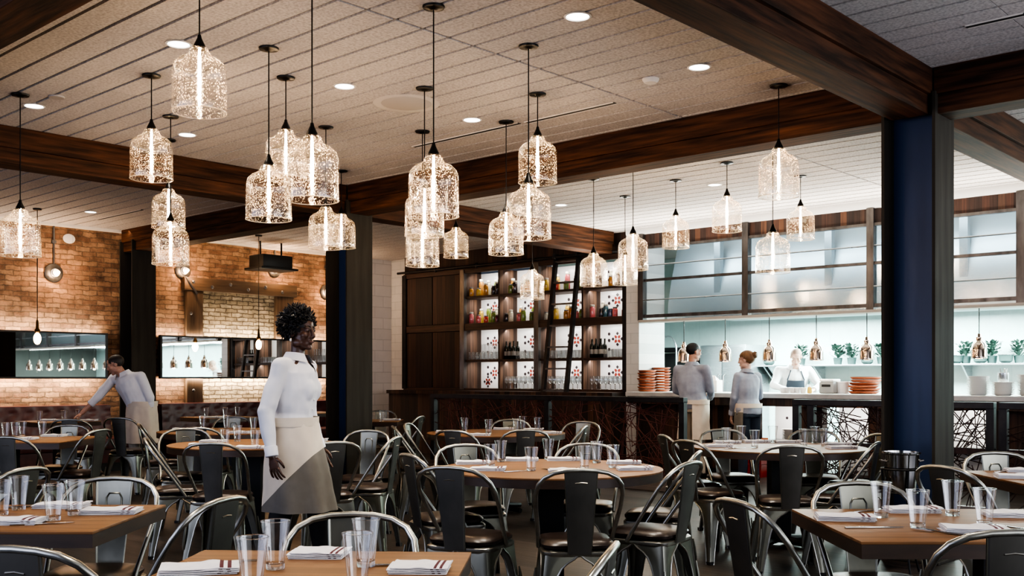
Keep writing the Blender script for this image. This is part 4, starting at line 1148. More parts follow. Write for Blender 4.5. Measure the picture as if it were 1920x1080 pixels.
def plant(px, seed, label, hgt=.19, X=15.08):
    rnd = random.Random(seed)
    t = thing('potted_plant', label, 'plant', (X, kx(px, X), 1.5005), rnd.uniform(0,6), 'potted herbs on the kitchen shelf')
    MB().lathe([(0,0),(.055,0),(.07,.10),(.075,.105),(.066,.105),(.05,.01)], 18).build('pot', M['pot'], t)
    mb = MB()
    for k in range(110):
        a = rnd.uniform(0, 2*PI); r = rnd.uniform(.02,.10); z = .10+rnd.uniform(.02,hgt)
        base = Vector((r*math.cos(a), r*math.sin(a), z)); dr = Vector((math.cos(a+rnd.uniform(-.6,.6)), math.sin(a+rnd.uniform(-.6,.6)), rnd.uniform(.1,1.2))).normalized()
        sd = dr.cross(Vector((0,0,1))).normalized()*.024; ln = rnd.uniform(.05,.08)
        mb.add([base, base+dr*ln*.5+sd, base+dr*ln, base+dr*ln*.5-sd],[(0,1,2,3)])
        if k % 3 == 0: mb.tube([(0,0,.09), base*.6+Vector((0,0,.03)), base], .003, 4)
    mb.build('foliage', M['leaf'], t, smooth=0)
def bowl(px, label, r=.10, X=15.02):
    t = thing('mixing_bowl', label, 'bowl', (X, kx(px, X), 1.5005), 0, 'bowls on the kitchen shelf')
    MB().lathe([(0,0),(.05,0),(.085,.03),(r-.01,.09),(r,.115),(r-.006,.115),(.08,.036),(0,.012)], 24).build('bowl_body', M['pot'], t)
    MB().lathe([(r-.004,.112),(r+.006,.114),(r+.006,.120),(r-.004,.121)], 24, cap0=False, cap1=False).build('rim', M['stainless'], t)
for i, (px, lab) in enumerate([(1571,'bushy potted herb at the left end of the long kitchen shelf'),(1597,'potted herb on the kitchen shelf above the terracotta platters'),(1653,'potted herb on the kitchen shelf just left of the thick column'),(1811,'potted herb on the kitchen shelf just right of the thick column'),(1860,'potted herb on the kitchen shelf right of the last heat lamp'),(1911,'potted herb on the kitchen shelf at the right frame edge')]):
    plant(px, i+3, lab)
for px, lab in ((1626,'grey green bowl between two herbs left of the thick column'),(1793,'grey green bowl beside the thick column on the kitchen shelf'),(1838,'grey green bowl behind the right heat lamp on the kitchen shelf'),(1886,'wide grey green bowl near the right frame edge on the kitchen shelf'),(1442,'shallow bowl on the short kitchen shelf beside the chef')):
    bowl(px, lab)
for px, lab in ((1502,'green leafy potted herb standing behind the chef'),): 
    X = 15.05
    wall_shelf(1490, 1516, 'small steel shelf directly behind the chef')
    plant(px, 40, lab)
# things in the counter recesses
def rx(px, X): return on_plane_x(px, X)[0]
y = 6.42
for i in range(9):
    wp((KX+.28, y+random.uniform(-.004,.004), .461+i*.0165), 0, 'white plate stacked inside the open recess under the pass', 'white plates under the pass')
def crate(y, z, w, col, lab):
    t = thing('plastic_crate', lab, 'crate', (KX-.18, y, z), 0)
    mb = MB().box(-.12,.12,-w,w,0,.015).box(-.12,-.108,-w,w,.015,.15).box(.108,.12,-w,w,.015,.15).box(-.108,.108,-w,-w+.012,.015,.15).box(-.108,.108,w-.012,w,.015,.15)
    mb.build('crate_body', pbr(lab[:12]+'_plastic', col, rough=.35), t, smooth=0)
    MB().box(-.128,.128,-w-.008,-w+.004,.145,.165).box(-.128,.128,w-.004,w+.008,.145,.165).box(-.128,-.116,-w,w,.145,.165).box(.116,.128,-w,w,.145,.165).build('rim', pbr(lab[:12]+'_rim', col, rough=.35), t, smooth=0)
crate(6.70, .0, .15, (.45,.03,.02), 'red plastic crate on the floor under the pass right of the standing woman')
crate(6.70, .17, .15, (.42,.025,.02), 'red plastic crate stacked second under the pass behind the round table')
crate(6.72, .34, .13, (.70,.16,.03), 'orange plastic crate on top of the red crates under the pass')

# ================================================================== jars and glasses on the shelving wall
COL = {'amber':(.42,.20,.04),'yellow':(.55,.38,.07),'green':(.16,.22,.05),'red':(.38,.035,.02),'pink':(.48,.12,.13),'purple':(.14,.03,.06),'dark':(.03,.02,.025),'pale':(.50,.47,.36),'orange':(.50,.18,.03),'teal':(.05,.12,.15),'navy':(.03,.05,.12)}
JM = {k: pbr(k+'_preserve', tuple(c*.75 for c in v), tuple(min(1,c*1.4) for c in v), rough=.12, scale=(45,45,45), coat=.6) for k, v in COL.items()}
lidm = pbr('pale_jar_lid', (.62,.60,.52), rough=.35, metal=.2)
lidg = pbr('grey_jar_lid', (.30,.31,.30), rough=.35, metal=.7)
jar_me = {}
def jar_meshes(col, r, h):
    key = (col, r, h)
    if key not in jar_me:
        b = MB().lathe([(0,0),(r*.9,0),(r,.008),(r,h*.72),(r*.93,h*.80),(r*.74,h*.86),(r*.74,h*.90),(0,h*.90)], 20).mesh('contents', JM[col], 50)
        l = MB().lathe([(r*.78,h*.87),(r*.82,h*.88),(r*.82,h),(r*.76,h*1.01),(0,h*1.01)], 20).mesh('lid', lidm if h > .17 else lidg, 50)
        jar_me[key] = (b, l)
    return jar_me[key]
bay_name = {3:'leftmost open bay', 2:'second open bay from left', 1:'ladder bay', 0:'rightmost open bay'}
def jars(bay, z, row, cols):
    y0, y1 = ys[bay]+.07, ys[bay+1]-.05
    n = len(cols)
    for i, c in enumerate(cols):
        c, back = (c[1:], True) if c[0] == '^' else (c, False)
        r, h = [(.042,.16),(.043,.21),(.040,.14)][(i+bay+row) % 3]
        if back: h = .27 if h < .2 else .30
        y = y1 - (y1-y0)*(i+.5)/n
        X = UX+(.27 if back else .11)
        lab = f'{c} jar, {ordinal(i)} from left, {["upper","lower"][row]} jar shelf, {bay_name[bay]}'
        t = thing('preserve_jar', lab, 'jar', (X, y, z), 0, 'preserve jars on the shelving wall')
        for nm, me in zip(('contents','lid'), jar_meshes(c, r, h)):
            o = bpy.data.objects.new(nm, me); C.objects.link(o); o.parent = t
zt, zl = 2.6835, 2.2085
jars(3, zt, 0, ['amber','^amber','yellow','^pale','amber','^green','dark','dark'])
jars(2, zt, 0, ['^amber','green','dark','^pale','orange','amber','^pale','amber'])
jars(1, zt, 0, ['yellow','^yellow','red','^pink','green','^green','dark','green'])
jars(0, zt, 0, ['pale','dark','^pale','amber','dark','^green'])
jars(3, zl, 1, ['pink','^yellow','pink','^green','red','^pale','green','purple'])
jars(2, zl, 1, ['dark','pale','^amber','pink','green','^green','green','purple'])
jars(1, zl, 1, ['pale','^pale','yellow','^yellow','amber','orange','pink','green'])
jars(0, zl, 1, ['pink','^pale','dark','teal','navy','pink','^pale','red'])
wg = Maker(thing('wine_glass', 'x', 'wine glass'))
MB().lathe([(.0,.078),(.012,.080),(.030,.10),(.037,.13),(.035,.17),(.030,.205)], 16, cap0=False, cap1=False).build('bowl', M['stemware'], wg.p, 60)
MB().lathe([(.032,0),(.030,.003),(.006,.008),(.004,.02),(.004,.07),(.008,.079)], 12).build('stem', M['glass_base'], wg.p, 60)
hb = Maker(thing('highball_glass', 'x', 'glass'))
MB().lathe([(.030,.012),(.036,.13),(.0365,.132)], 16, cap0=False, cap1=False).build('glass_wall', M['stemware'], hb.p, 60)
MB().lathe([(0,0),(.028,0),(.030,.012),(0,.012)], 16).build('glass_foot', M['glass_base'], hb.p, 60)
bt = Maker(thing('dark_bottle', 'x', 'bottle'))
MB().lathe([(0,0),(.034,0),(.037,.006),(.037,.17),(.030,.20),(.014,.225),(.013,.285),(.0155,.287),(.0155,.297),(0,.298)], 18).build('bottle_body', pbr('black_green_glass', (.008,.012,.009), rough=.1), bt.p)
MB().lathe([(.0375,.06),(.0375,.13)], 18, cap0=False, cap1=False).build('paper_label', pbr('bottle_label', (.32,.30,.27), rough=.6), bt.p)
def row(proto, bay, z, a, b, n, X, lab, grp):
    for i in range(n):
        y = b - (b-a)*(i+.5)/n
        proto((X+random.uniform(-.008,.008), y, z), random.uniform(0,6), lab, grp)
zg, zw = 1.6035, 1.1185
for bay in (3,2,1,0):
    y0, y1 = ys[bay]+.05, ys[bay+1]-.05
    nb = {3:0, 2:3, 1:0, 0:3}[bay]
    yb = y1 - nb*.085
    if nb:
        row(bt, bay, zg, yb, y1, nb, UX+.10, f'dark bottle above the wine glasses, {bay_name[bay]}', f'dark bottles in the {bay_name[bay]}')
        row(bt, bay, zg, yb, y1, nb, UX+.20, f'dark bottle above the wine glasses, {bay_name[bay]}', f'dark bottles in the {bay_name[bay]}')
    lab = f'straight glass on the middle shelf, {bay_name[bay]}'
    n = int((yb-y0)/.085)
    for X in (UX+.10, UX+.20, UX+.30): row(hb, bay, zg, y0, yb, n, X, lab, f'straight glasses in the {bay_name[bay]}')
    if bay == 3: row(hb, bay, zg+.136, y0, yb-.2, n-2, UX+.20, 'clear straight glass stacked on others in the leftmost open bay', 'stacked straight glasses in the leftmost open bay')
    lab = f'clear stemmed wine glass on the bottom shelf of the {bay_name[bay]}'
    yw = y1 - (.30 if bay == 3 else .0)
    if bay != 3:
        n = int((yw-y0)/.085)
        for X in (UX+.10, UX+.21, UX+.32): row(wg, bay, zw, y0, yw, n, X, lab, f'wine glasses in the {bay_name[bay]}')
# ================================================================== people
def organic(name, mb, mat, parent, voxel, it=5, extra=None, wrinkle=None, mats=None):
    me0 = bpy.data.meshes.new('raw'); me0.from_pydata(mb.v, [], mb.f)
    ob = bpy.data.objects.new('raw', me0); C.objects.link(ob)
    r = ob.modifiers.new('r', 'REMESH'); r.mode = 'VOXEL'; r.voxel_size = voxel
    s = ob.modifiers.new('s', 'SMOOTH'); s.factor = .5; s.iterations = it
    dg = bpy.context.evaluated_depsgraph_get(); dg.update()
    me = bpy.data.meshes.new_from_object(ob.evaluated_get(dg))
    bpy.data.objects.remove(ob); bpy.data.meshes.remove(me0)
    if wrinkle:
        amp, fr, st = wrinkle
        nr = [v.normal.copy() for v in me.vertices]
        for v, n in zip(me.vertices, nr):
            p = Vector((v.co.x*fr, v.co.y*fr, v.co.z*fr*st))
            f = mnoise.noise(p) + .5*mnoise.noise(p*2.1)
            v.co += n*amp*(f if f < .3 else .3+(f-.3)*1.6)
    if extra is not None:
        bm = bmesh.new(); bm.from_mesh(me)
        tmp = bpy.data.meshes.new('x'); tmp.from_pydata(extra.v, [], extra.f)
        bm.from_mesh(tmp); bm.to_mesh(me); bm.free(); bpy.data.meshes.remove(tmp)
    me.materials.clear()
    for m in (mats or [mat]): me.materials.append(m)
    me.polygons.foreach_set('use_smooth', [True]*len(me.polygons)); me.update()
    me.name = name
    o = bpy.data.objects.new(name, me); C.objects.link(o); o.parent = parent
    return o
V = lambda *a: Vector(a)
def cap(mb, a, b, r0, r1, n=14):
    a, b = Vector(a), Vector(b)
    mb.tube([a, a.lerp(b,.5), b], [r0, (r0+r1)/2, r1], n)
    mb.ell(a, (r0,)*3, n, 8); mb.ell(b, (r1,)*3, n, 8)
def frame(f, up=V(0,0,1)):
    f = Vector(f).normalized(); r = f.cross(up).normalized(); u = r.cross(f).normalized()
    return r, f, u
def rings_torso(pel, chest, neckb, side, fwd, R, grow=0.0, lo=-.10):
    pts = [pel+V(0,0,lo), pel, pel.lerp(chest,.45), chest, chest.lerp(neckb,.55), chest.lerp(neckb,.82), neckb]
    out = []
    for i, (p, (a, b)) in enumerate(zip(pts, R)):
        q = pts[min(i+1, len(pts)-1)] - pts[max(i-1, 0)]
        f = fwd - q*(fwd.dot(q)/q.length_squared); f.normalize()
        s = q.normalized().cross(f) * -1
        if s.dot(side) < 0: s = -s
        out.append([p + s*math.cos(2*PI*k/20)*(a+grow) + f*math.sin(2*PI*k/20)*(b+grow) for k in range(20)])
    return out
RF = [(.160,.112),(.168,.118),(.130,.098),(.150,.118),(.160,.098),(.115,.075),(.052,.055)]
RM = [(.160,.118),(.165,.122),(.155,.118),(.180,.128),(.185,.112),(.135,.085),(.060,.062)]
def head_parts(mb, c, r, f, u, male=False, s=1.0):
    M_ = Matrix(((r.x,f.x,u.x,c.x),(r.y,f.y,u.y,c.y),(r.z,f.z,u.z,c.z),(0,0,0,1))) @ Matrix.Scale(s,4)
    e = lambda x,y,z,a,b,d_: mb.ell((x,y,z),(a,b,d_),16,12,M=M_)
    e(0,-.014,.036,.074,.094,.080)           # cranium
    e(0,.020,.045,.062,.066,.055)            # forehead
    e(0,.022,-.030,.058,.066,.072)           # face
    e(0,.030,-.070,.046,.052,.042)           # jaw
    e(0,.064,-.096,.022,.020,.018)           # chin
    for x in (-1,1):
        e(x*.036,.058,-.022,.024,.026,.022)  # cheekbone
        e(x*.045,.010,-.068,.020,.038,.026)  # jaw corner
        e(x*.030,.074,.026,.022,.014,.009)   # brow ridge
        e(x*.073,-.006,-.006,.010,.019,.030) # ear
        e(x*.011,.090,-.034,.008,.009,.007)  # nostril
        e(x*.030,.073,.008,.017,.014,.012)   # eyelid
    def cp(a,b,r0,r1):
        a = M_ @ Vector(a); b = M_ @ Vector(b); cap(mb,a,b,r0*s,r1*s,10)
    cp((0,.084,.022),(0,.104,-.026),.0085,.0125)
    e(0,.083,-.057,.022,.011,.006); e(0,.081,-.068,.019,.011,.007)
    return M_
def hand_parts(mb, extra, w, d, nrm, side, s=1.0, curl=.5):
    """palm joins the body; fingers are chains rooted in the palm. side=+1: thumb towards cross(d,nrm)"""
    d = d.normalized(); nrm = (nrm - d*nrm.dot(d)).normalized(); x = d.cross(nrm)*side
    P = lambda a,b,c: w + (x*a + d*b + nrm*c)*s
    rr = []
    for b, wx, th in ((.0,.024,.019),(.02,.030,.017),(.05,.039,.015),(.08,.041,.013),(.092,.036,.010)):
        rr.append([P(math.cos(2*PI*k/14)*wx, b, math.sin(2*PI*k/14)*th) for k in range(14)])
    mb.loft(rr)
    for i, (ox, ln) in enumerate(((.030,.070),(.010,.079),(-.011,.073),(-.031,.057))):
        base = V(ox, .078, 0); ang = 0; pth = [P(*base)]; p = base.copy(); sp = ox*1.2
        for k, fr in enumerate((.18,.42,.24,.16)):
            ang += (0, curl*.7, curl*.8, curl*.5)[k]
            p = p + V(sp*.35*fr, math.cos(ang)*ln*fr*1.25, math.sin(ang)*ln*fr*1.25)
            pth.append(P(*p))
        extra.tube(pth, [.0098*s,.0095*s,.0088*s,.0080*s,.0058*s], 8)
        extra.ell(pth[-1], (.0058*s,)*3, 8, 6)
    tb_ = [P(.026,.018,.004), P(.046,.040,.010), P(.056,.066,.018), P(.057,.088,.028)]
    extra.tube(tb_, [.013*s,.0115*s,.0100*s,.0072*s], 8); extra.ell(tb_[-1], (.0072*s,)*3, 8, 6)
def shoe(parent, ank, d, mat):
    r, f, u = frame(V(d.x,d.y,0))
    z0 = 0
    mb = MB(); rr = []
    for t, w, h in ((-.075,.028,.055),(-.05,.036,.085),(0,.040,.085),(.06,.043,.060),(.12,.046,.045),(.165,.036,.035),(.185,.018,.022)):
        c = V(ank.x,ank.y,0)+f*t
        rr.append([c + r*math.cos(2*PI*k/14)*w + V(0,0,max(.002, h*.5+math.sin(2*PI*k/14)*h*.5)) for k in range(14)])
    mb.loft(rr).build('shoe', mat, parent)
def person(cfg):
    g = cfg.get
    t = thing('person', cfg['label'], 'person', cfg['loc'], YAW, None)
    skin = cfg['skin']; male = g('male', True)
    R = RM if male else RF
    pel, chest, nb, hc = (Vector(cfg[k]) for k in ('pel','chest','neck','head'))
    tf = Vector(cfg['tf']).normalized(); pf = Vector(g('pf', cfg['tf'])).normalized()
    side = tf.cross(V(0,0,1)).normalized()
    sh, el, wr = cfg['sh'], cfg['el'], cfg['wr']       # [right, left]
    sh = [Vector(p) for p in sh]; el = [Vector(p) for p in el]; wr = [Vector(p) for p in wr]
    kn = [Vector(p) for p in cfg['kn']]; an = [Vector(p) for p in cfg['an']]
    pside = pf.cross(V(0,0,1)).normalized()
    hips = [pel+pside*.085+V(0,0,-.06), pel-pside*.085+V(0,0,-.06)]
    r, f, u = frame(cfg['hf'])
    # ---- the body, one continuous skin
    mb = MB(); ex = MB()
    mb.loft(rings_torso(pel, chest, nb, side, tf, R))
    cap(mb, nb-V(0,0,.03), hc-u*.055-f*.018, .052 if male else .046, .050 if male else .044)
    mb.ell(nb.lerp(chest,.25), (.075,.058,.04))
    for i in (0,1):
        cap(mb, chest.lerp(nb,.6).lerp(sh[i],.35), sh[i], .055 if male else .044, .052 if male else .042)
        cap(mb, sh[i], el[i], .050 if male else .043, .038 if male else .034); cap(mb, el[i], wr[i], .038 if male else .034, .026 if male else .022)
        cap(mb, hips[i], kn[i], .082, .055); cap(mb, kn[i], an[i]+V(0,0,.06), .054, .038)
        cap(mb, an[i]+V(0,0,.06), an[i]+V(0,0,.05)+V(cfg['toe'][i][0],cfg['toe'][i][1],0).normalized()*.08, .034, .028)
        hd = Vector(cfg['hd'][i]); hn = Vector(cfg['hn'][i])
        hand_parts(mb, ex, wr[i], hd, hn, 1 if i == 0 else -1, .95 if male else .88, g('curl', .45))
    HM = head_parts(mb, hc, r, f, u, male)
    organic('body', mb, skin, t, g('voxel', .006), 4, ex)
    hp = lambda x,y,z: HM @ V(x,y,z)
    for x in (-1,1):
        eb_ = MB(); eb_.ell((0,0,0),(.0125,.0125,.0125),12,8); 
        mbe = MB().ell((x*.030,.0770,.009),(.0125,.0095,.0060),12,8,0,HM).ell((x*.030+.0,.0868,.009),(.0055,.0025,.0055),10,6,1,HM)
        mbe.build('eye', [EYEW, EYED], t)
        MB().tube([hp(x*.012,.088,.030),hp(x*.030,.087,.036),hp(x*.050,.070,.030)], [.003,.0035,.002], 6).build('eyebrow', cfg['hairm'], t)
    MB().tube([hp(-.023,.084,-.0615),hp(-.012,.0935,-.0635),hp(0,.0955,-.0625),hp(.012,.0935,-.0635),hp(.023,.084,-.0615)], [.0015,.0045,.0050,.0045,.0015], 8).build('lips', cfg['lipm'], t)
    # ---- hair
    if cfg['hair'] == 'cap':
        th = g('hairth', .006)
        mb = MB().ell((0,-.016,.036),(.074+th,.094+th,.080+th),36,28,0,HM)
        keep = []
        inv = HM.inverted()
        for fc in mb.f:
            c = sum((Vector(mb.v[i]) for i in fc), V(0,0,0))/len(fc); c = inv @ c
            if c.z > -.004+.82*c.y + (.03 if abs(c.x) > .06 and -.03 < c.y < .03 else 0): keep.append(fc)
        mb.f = keep; mb.m = [0]*len(keep)
        if g('bun'):
            mb.ell((.0,-.112,.062),(.042,.036,.040),18,12,0,HM)
            for k in range(10):
                a = 2*PI*k/10
                mb.tube([hp(.03*math.cos(a),-.115,.062+.03*math.sin(a)), hp(.043*math.cos(a+.5),-.118,.062+.043*math.sin(a+.5)), hp(.030*math.cos(a+1),-.14,.062+.03*math.sin(a+1))], .006, 6)
        mb.build('hair', cfg['hairm'], t)
    elif cfg['hair'] == 'twists':
        rnd = random.Random(5)
        mb = MB(); mb.ell((0,-.022,.040),(.086,.100,.088),24,18,0,HM)
        for k in range(700):
            z = rnd.uniform(-.75,1); a = rnd.uniform(0,2*PI); q = math.sqrt(1-z*z)
            d = V(q*math.cos(a), q*math.sin(a), z)
            p = V(d.x*.082, -.022+d.y*.098, .040+d.z*.086)
            if p.z < .000+.95*p.y: continue
            ln = rnd.uniform(.026,.054)*(.85+.45*max(0,d.z)+.15*max(0,-d.y)) if d.y < .5 else rnd.uniform(.02,.035)
            j = V(rnd.uniform(-1,1),rnd.uniform(-1,1),rnd.uniform(-.6,1))*.55
            d2 = (d+j).normalized()
            p1 = p+d2*ln*.55; p2 = p1+(d2+V(rnd.uniform(-.8,.8),rnd.uniform(-.8,.8),rnd.uniform(-.8,.4))).normalized()*ln*.5
            mb.tube([HM@(p-d*.02), HM@p, HM@p1, HM@p2], [.009,.010,.008,.003], 6)
        core = MB(); core.v = mb.v; 
        # keep the face clear
        inv = HM.inverted(); keep = []
        for fc in mb.f:
            c = sum((Vector(mb.v[i]) for i in fc), V(0,0,0))/len(fc); c = inv @ c
            if c.z > -.030+.95*c.y or c.y < -.03: keep.append(fc)
        mb.f = keep; mb.m = [0]*len(keep)
        mb.build('hair', cfg['hairm'], t)
    # ---- shirt
    mb = MB()
    Rs = [(a+.020, b+.022) for a, b in R]; Rs[-1] = (R[-1][0]+.016, R[-1][1]+.016)
    nbs = nb-V(0,0,.012)
    mb.loft(rings_torso(pel, chest, nbs, side, tf, Rs, lo=g('hem',-.05)))
    for i in (0,1):
        cap(mb, chest.lerp(nb,.6).lerp(sh[i],.35), sh[i],   .074 if male else .066, .066 if male else .058)
        cap(mb, sh[i], el[i], .064 if male else .055, .053 if male else .046)
        e2 = el[i].lerp(wr[i], g('sleeve',.97))
        mb.tube([el[i], el[i].lerp(e2,.5), e2], [.053 if male else .049, .047 if male else .043, .040 if male else .037], 14); mb.ell(el[i], (.052,)*3)
    if not male:
        for s_ in (-1,1): mb.ell(tuple(chest+side*.058*s_+tf*.078+V(0,0,-.01)), (.066,.055,.085), 14, 10)
    so = organic('shirt', mb, cfg['shirt'], t, .008, 4, None, (g('wamp',.009), 8, .7))
    if g('vneck'):
        bm = bmesh.new(); bm.from_mesh(so.data); dead = []
        for v in bm.verts:
            q = v.co-nb
            if q.dot(tf) > .0 and q.z > -g('vneck')+abs(q.dot(side))*2.4 - max(0,.05-q.dot(tf))*.0 and q.z > -.2: dead.append(v)
        bmesh.ops.delete(bm, geom=dead, context='VERTS'); bm.to_mesh(so.data); bm.free()
    # cuffs, collar and front placket belong to the shirt
    for i in (0,1):
        e2 = el[i].lerp(wr[i], g('sleeve',.97)); d = (wr[i]-el[i]).normalized()
        MB().tube([e2-d*.055, e2-d*.05, e2+d*.004, e2+d*.008], [.040,.0435,.0425,.036] if male else [.037,.0405,.0395,.033], 18).build('cuff', cfg['shirt'], so)
    axis = (hc-u*.055-f*.018-nb).normalized(); rn, fn, un = frame(tf, axis)
    n = 28; rows = []
    for hgt, gr in ((-.02,.020),(.028,.012),(.030,.017),(.000,.034),(-.012,.040)):
        row_ = []
        for k in range(n+1):
            a = PI/2+.50 + (2*PI-1.0)*k/n
            fr = abs(math.sin((a-PI/2)/2))   # 0 front .. 1 back
            rad = (R[-1][0]+gr)
            fl = 1.0 + (1-fr)*.25*(gr > .03)
            row_.append(nb + rn*math.cos(a)*rad*fl + fn*math.sin(a)*rad*1.02*fl + un*(hgt*(0.6+.5*fr) - (.035*(1-fr) if gr > .03 else 0)))
        rows.append(row_)
    MB().grid(rows).build('collar', cfg['shirt'], so)
    fr_ = [pel.lerp(chest, k/6)+tf*0 for k in range(7)]
    if g('jacket'): pass
    # ---- trousers
    mb = MB()
    trs = rings_torso(pel, chest, nb, side, pf, [(a+.012,b+.012) for a,b in R], lo=-.10)[:2]
    c2 = pel+V(0,0,.05)
    mb.loft([trs[0], trs[1], [p+V(0,0,.06) for p in trs[1]]])
    for i in (0,1):
        cap(mb, hips[i], kn[i], .096, .068)
        mb.tube([kn[i], kn[i].lerp(an[i],.5), an[i]+V(0,0,.05)], [.068,.062,.056], 14)
    organic('trousers', mb, cfg['trousers'], t, .009, 4, None, (.005, 7, .7))
    for i in (0,1): shoe(t, an[i], Vector((cfg['toe'][i][0],cfg['toe'][i][1],0)), M['black'])
    # ---- apron
    ap = g('apron')
    if ap:
        z0, z1, wx, wy, fl, a0, a1 = ap['z0'], ap['z1'], ap['wx'], ap['wy'], ap['flare'], ap['a0'], ap['a1']
        na, nz_ = 48, 22
        mb = MB(); rows = []
        for j in range(nz_+1):
            v_ = j/nz_; z = z1+(z0-z1)*v_
            row_ = []
            cx = V(pel.x,pel.y,0).lerp(V(pel.x,pel.y,0)+Vector(ap.get('shift',(0,0,0))), v_)
            for k in range(na+1):
                a = a0+(a1-a0)*k/na
                fold = .014*v_*math.sin(a*7+1)+.010*mnoise.noise((a*3,z*5,3))+.006*mnoise.noise((a*5,z*16,7))*(1-v_)
                rw = wx*(1+ap.get('fx',fl)*v_)+fold; rd = wy*(1+fl*v_*1.15)+fold
                p = cx + pside*math.cos(a)*rw + pf*math.sin(a)*rd; p.z = z
                row_.append(p)
            rows.append(row_)
        for j in range(nz_):
            for k in range(na):
                p = (rows[j][k]+rows[j+1][k+1])/2
                mi = 1 if ap.get('split') and ap['split'](p-pel) else 0
                b = len(mb.v); mb.v += [tuple(q) for q in (rows[j][k],rows[j][k+1],rows[j+1][k+1],rows[j+1][k])]; mb.f.append((b,b+1,b+2,b+3)); mb.m.append(mi)
        ao = mb.build('apron', ap['mats'], t, smooth=70)
        if ap.get('cut'):
            bm = bmesh.new(); bm.from_mesh(ao.data)
            co_, no_ = (Vector(q) for q in ap['cut'])
            bmesh.ops.bisect_plane(bm, geom=bm.verts[:]+bm.edges[:]+bm.faces[:], plane_co=co_, plane_no=no_, dist=1e-5)
            for fc in bm.faces: fc.material_index = 1 if (fc.calc_center_median()-co_).dot(no_) > 0 else 0
            bm.to_mesh(ao.data); bm.free()
        band = []
        for k in range(na+1):
            a = 2*PI*k/na
            p = V(pel.x,pel.y,0) + pside*math.cos(a)*(wx+.006) + pf*math.sin(a)*(wy+.006); p.z = z1
            band.append(p)
        MB().grid([[p+V(0,0,.02) for p in band],[p-V(0,0,.035) for p in band]]).build('waistband', ap['mats'][0], ao)
        if ap.get('bib'):
            bz = ap['bib']; rows = []
            for j in range(9):
                v_ = j/8; p0 = pel.lerp(chest, .2+1.0*v_); row_ = []
                for k in range(13):
                    a = PI/2+(k-6)/6*(.85-.25*v_)
                    row_.append(p0+side*math.cos(a)*(.19+.02*v_)+tf*math.sin(a)*(.165+.005*v_))
                rows.append(row_)
            MB().grid(rows).build('bib', ap['mats'][0], ao)
            for s_ in (0,12): MB().tube([rows[-1][s_], nb+side*(.06 if s_==0 else -.06)+V(0,0,-.01)+tf*.07], .008, 6).build('strap', ap['mats'][0], ao)
    return t, HM, so
EYEW = pbr('eye_white', (.50,.47,.44), rough=.35); EYED = pbr('dark_iris', (.02,.012,.008), rough=.1)
SK_DARK = pbr('deep_brown_skin', (.070,.034,.023), (.088,.043,.029), rough=.36, scale=(30,30,30))
SK = pbr('light_skin', (.42,.22,.15), (.50,.28,.20), rough=.5, scale=(25,25,25))
SK2 = pbr('fair_skin', (.58,.36,.27), (.64,.42,.33), rough=.5, scale=(25,25,25))
LIPD = pbr('dark_lips', (.085,.028,.024), rough=.35); LIP = pbr('lips', (.40,.16,.13), rough=.4)
H_BLK = pbr('black_hair', (.006,.005,.005), rough=.55); H_DK = pbr('dark_short_hair', (.028,.020,.016), rough=.6)
H_BL = pbr('light_brown_hair', (.22,.11,.045), (.10,.05,.022), rough=.45, scale=(40,40,8))
H_GR = pbr('shaved_hair', (.40,.27,.21), rough=.6)
SH_W = pbr('white_shirt', (.74,.74,.77), (.66,.66,.70), rough=.8, scale=(6,6,6))
SH_B = pbr('blue_grey_shirt', (.34,.36,.42), (.27,.29,.345), rough=.8, scale=(14,14,14))
SH_C = pbr('white_chef_jacket', (.82,.83,.83), rough=.8)
AP_C = pbr('cream_apron', (.66,.58,.48), (.58,.50,.41), rough=.85, scale=(8,8,8)); AP_G = pbr('grey_apron', (.17,.155,.135), (.13,.118,.10), rough=.85, scale=(8,8,8))
TR_B = pbr('black_trousers', (.010,.010,.012), rough=.8); TR_K = pbr('khaki_trousers', (.46,.40,.32), rough=.85); TR_J = pbr('dark_jeans', (.018,.028,.048), rough=.8, scale=(10,10,10))
AP_N = pbr('navy_apron', (.045,.055,.075), rough=.8)

# ---- the server walking to the right (x to the right of the photo, y away from the camera)
p = W((548-960)/1920*6.4, 6.4)
t, HM, so = person(dict(label='server in a white shirt and cream apron walking to the right past the tables', loc=(p.x,p.y,0), male=False, voxel=.0045,
  skin=SK_DARK, hairm=H_BLK, lipm=LIPD, hair='twists', vneck=.095, shirt=SH_W, trousers=TR_B, wamp=.013,
  pel=(.0,.0,.95), chest=(.025,0,1.235), neck=(.030,0,1.425), head=(.052,-.002,1.585), tf=(1,-.22,0), hf=(1,-.50,-.02),
  sh=[(-.035,-.158,1.365),(.07,.155,1.365)], el=[(-.115,-.225,1.095),(.06,.235,1.09)], wr=[(-.065,-.262,.825),(.13,.23,.84)],
  hd=[(.035,.0,-.16),(.05,0,-.16)], hn=[(.35,.9,.1),(.3,-.9,.1)], curl=.42,
  kn=[(-.035,-.095,.50),(.13,.09,.51)], an=[(-.19,-.10,.04),(.20,.09,.0)], toe=[(1,-.1),(1,-.1)],
  apron=dict(z0=.475, z1=1.035, wx=.194, wy=.152, flare=.42, fx=.10, a0=-PI, a1=PI, shift=(.045,0,0), mats=[AP_C, AP_G], cut=((-.20,0,.475),(.98,0,-1)))))
MB().ell((.081,-.012,-.052),(.010,.004,.010),12,8,0,HM).build('earring', M['china'], t)
for k in range(6):
    q = V(.175-.006*abs(k-3.5), -.04, 1.34-k*.058)
    MB().ell((.155-.012*abs(k-2.2), -.035, 1.335-k*.058), (.004,.007,.007), 8, 6).build('button', M['china'], so)

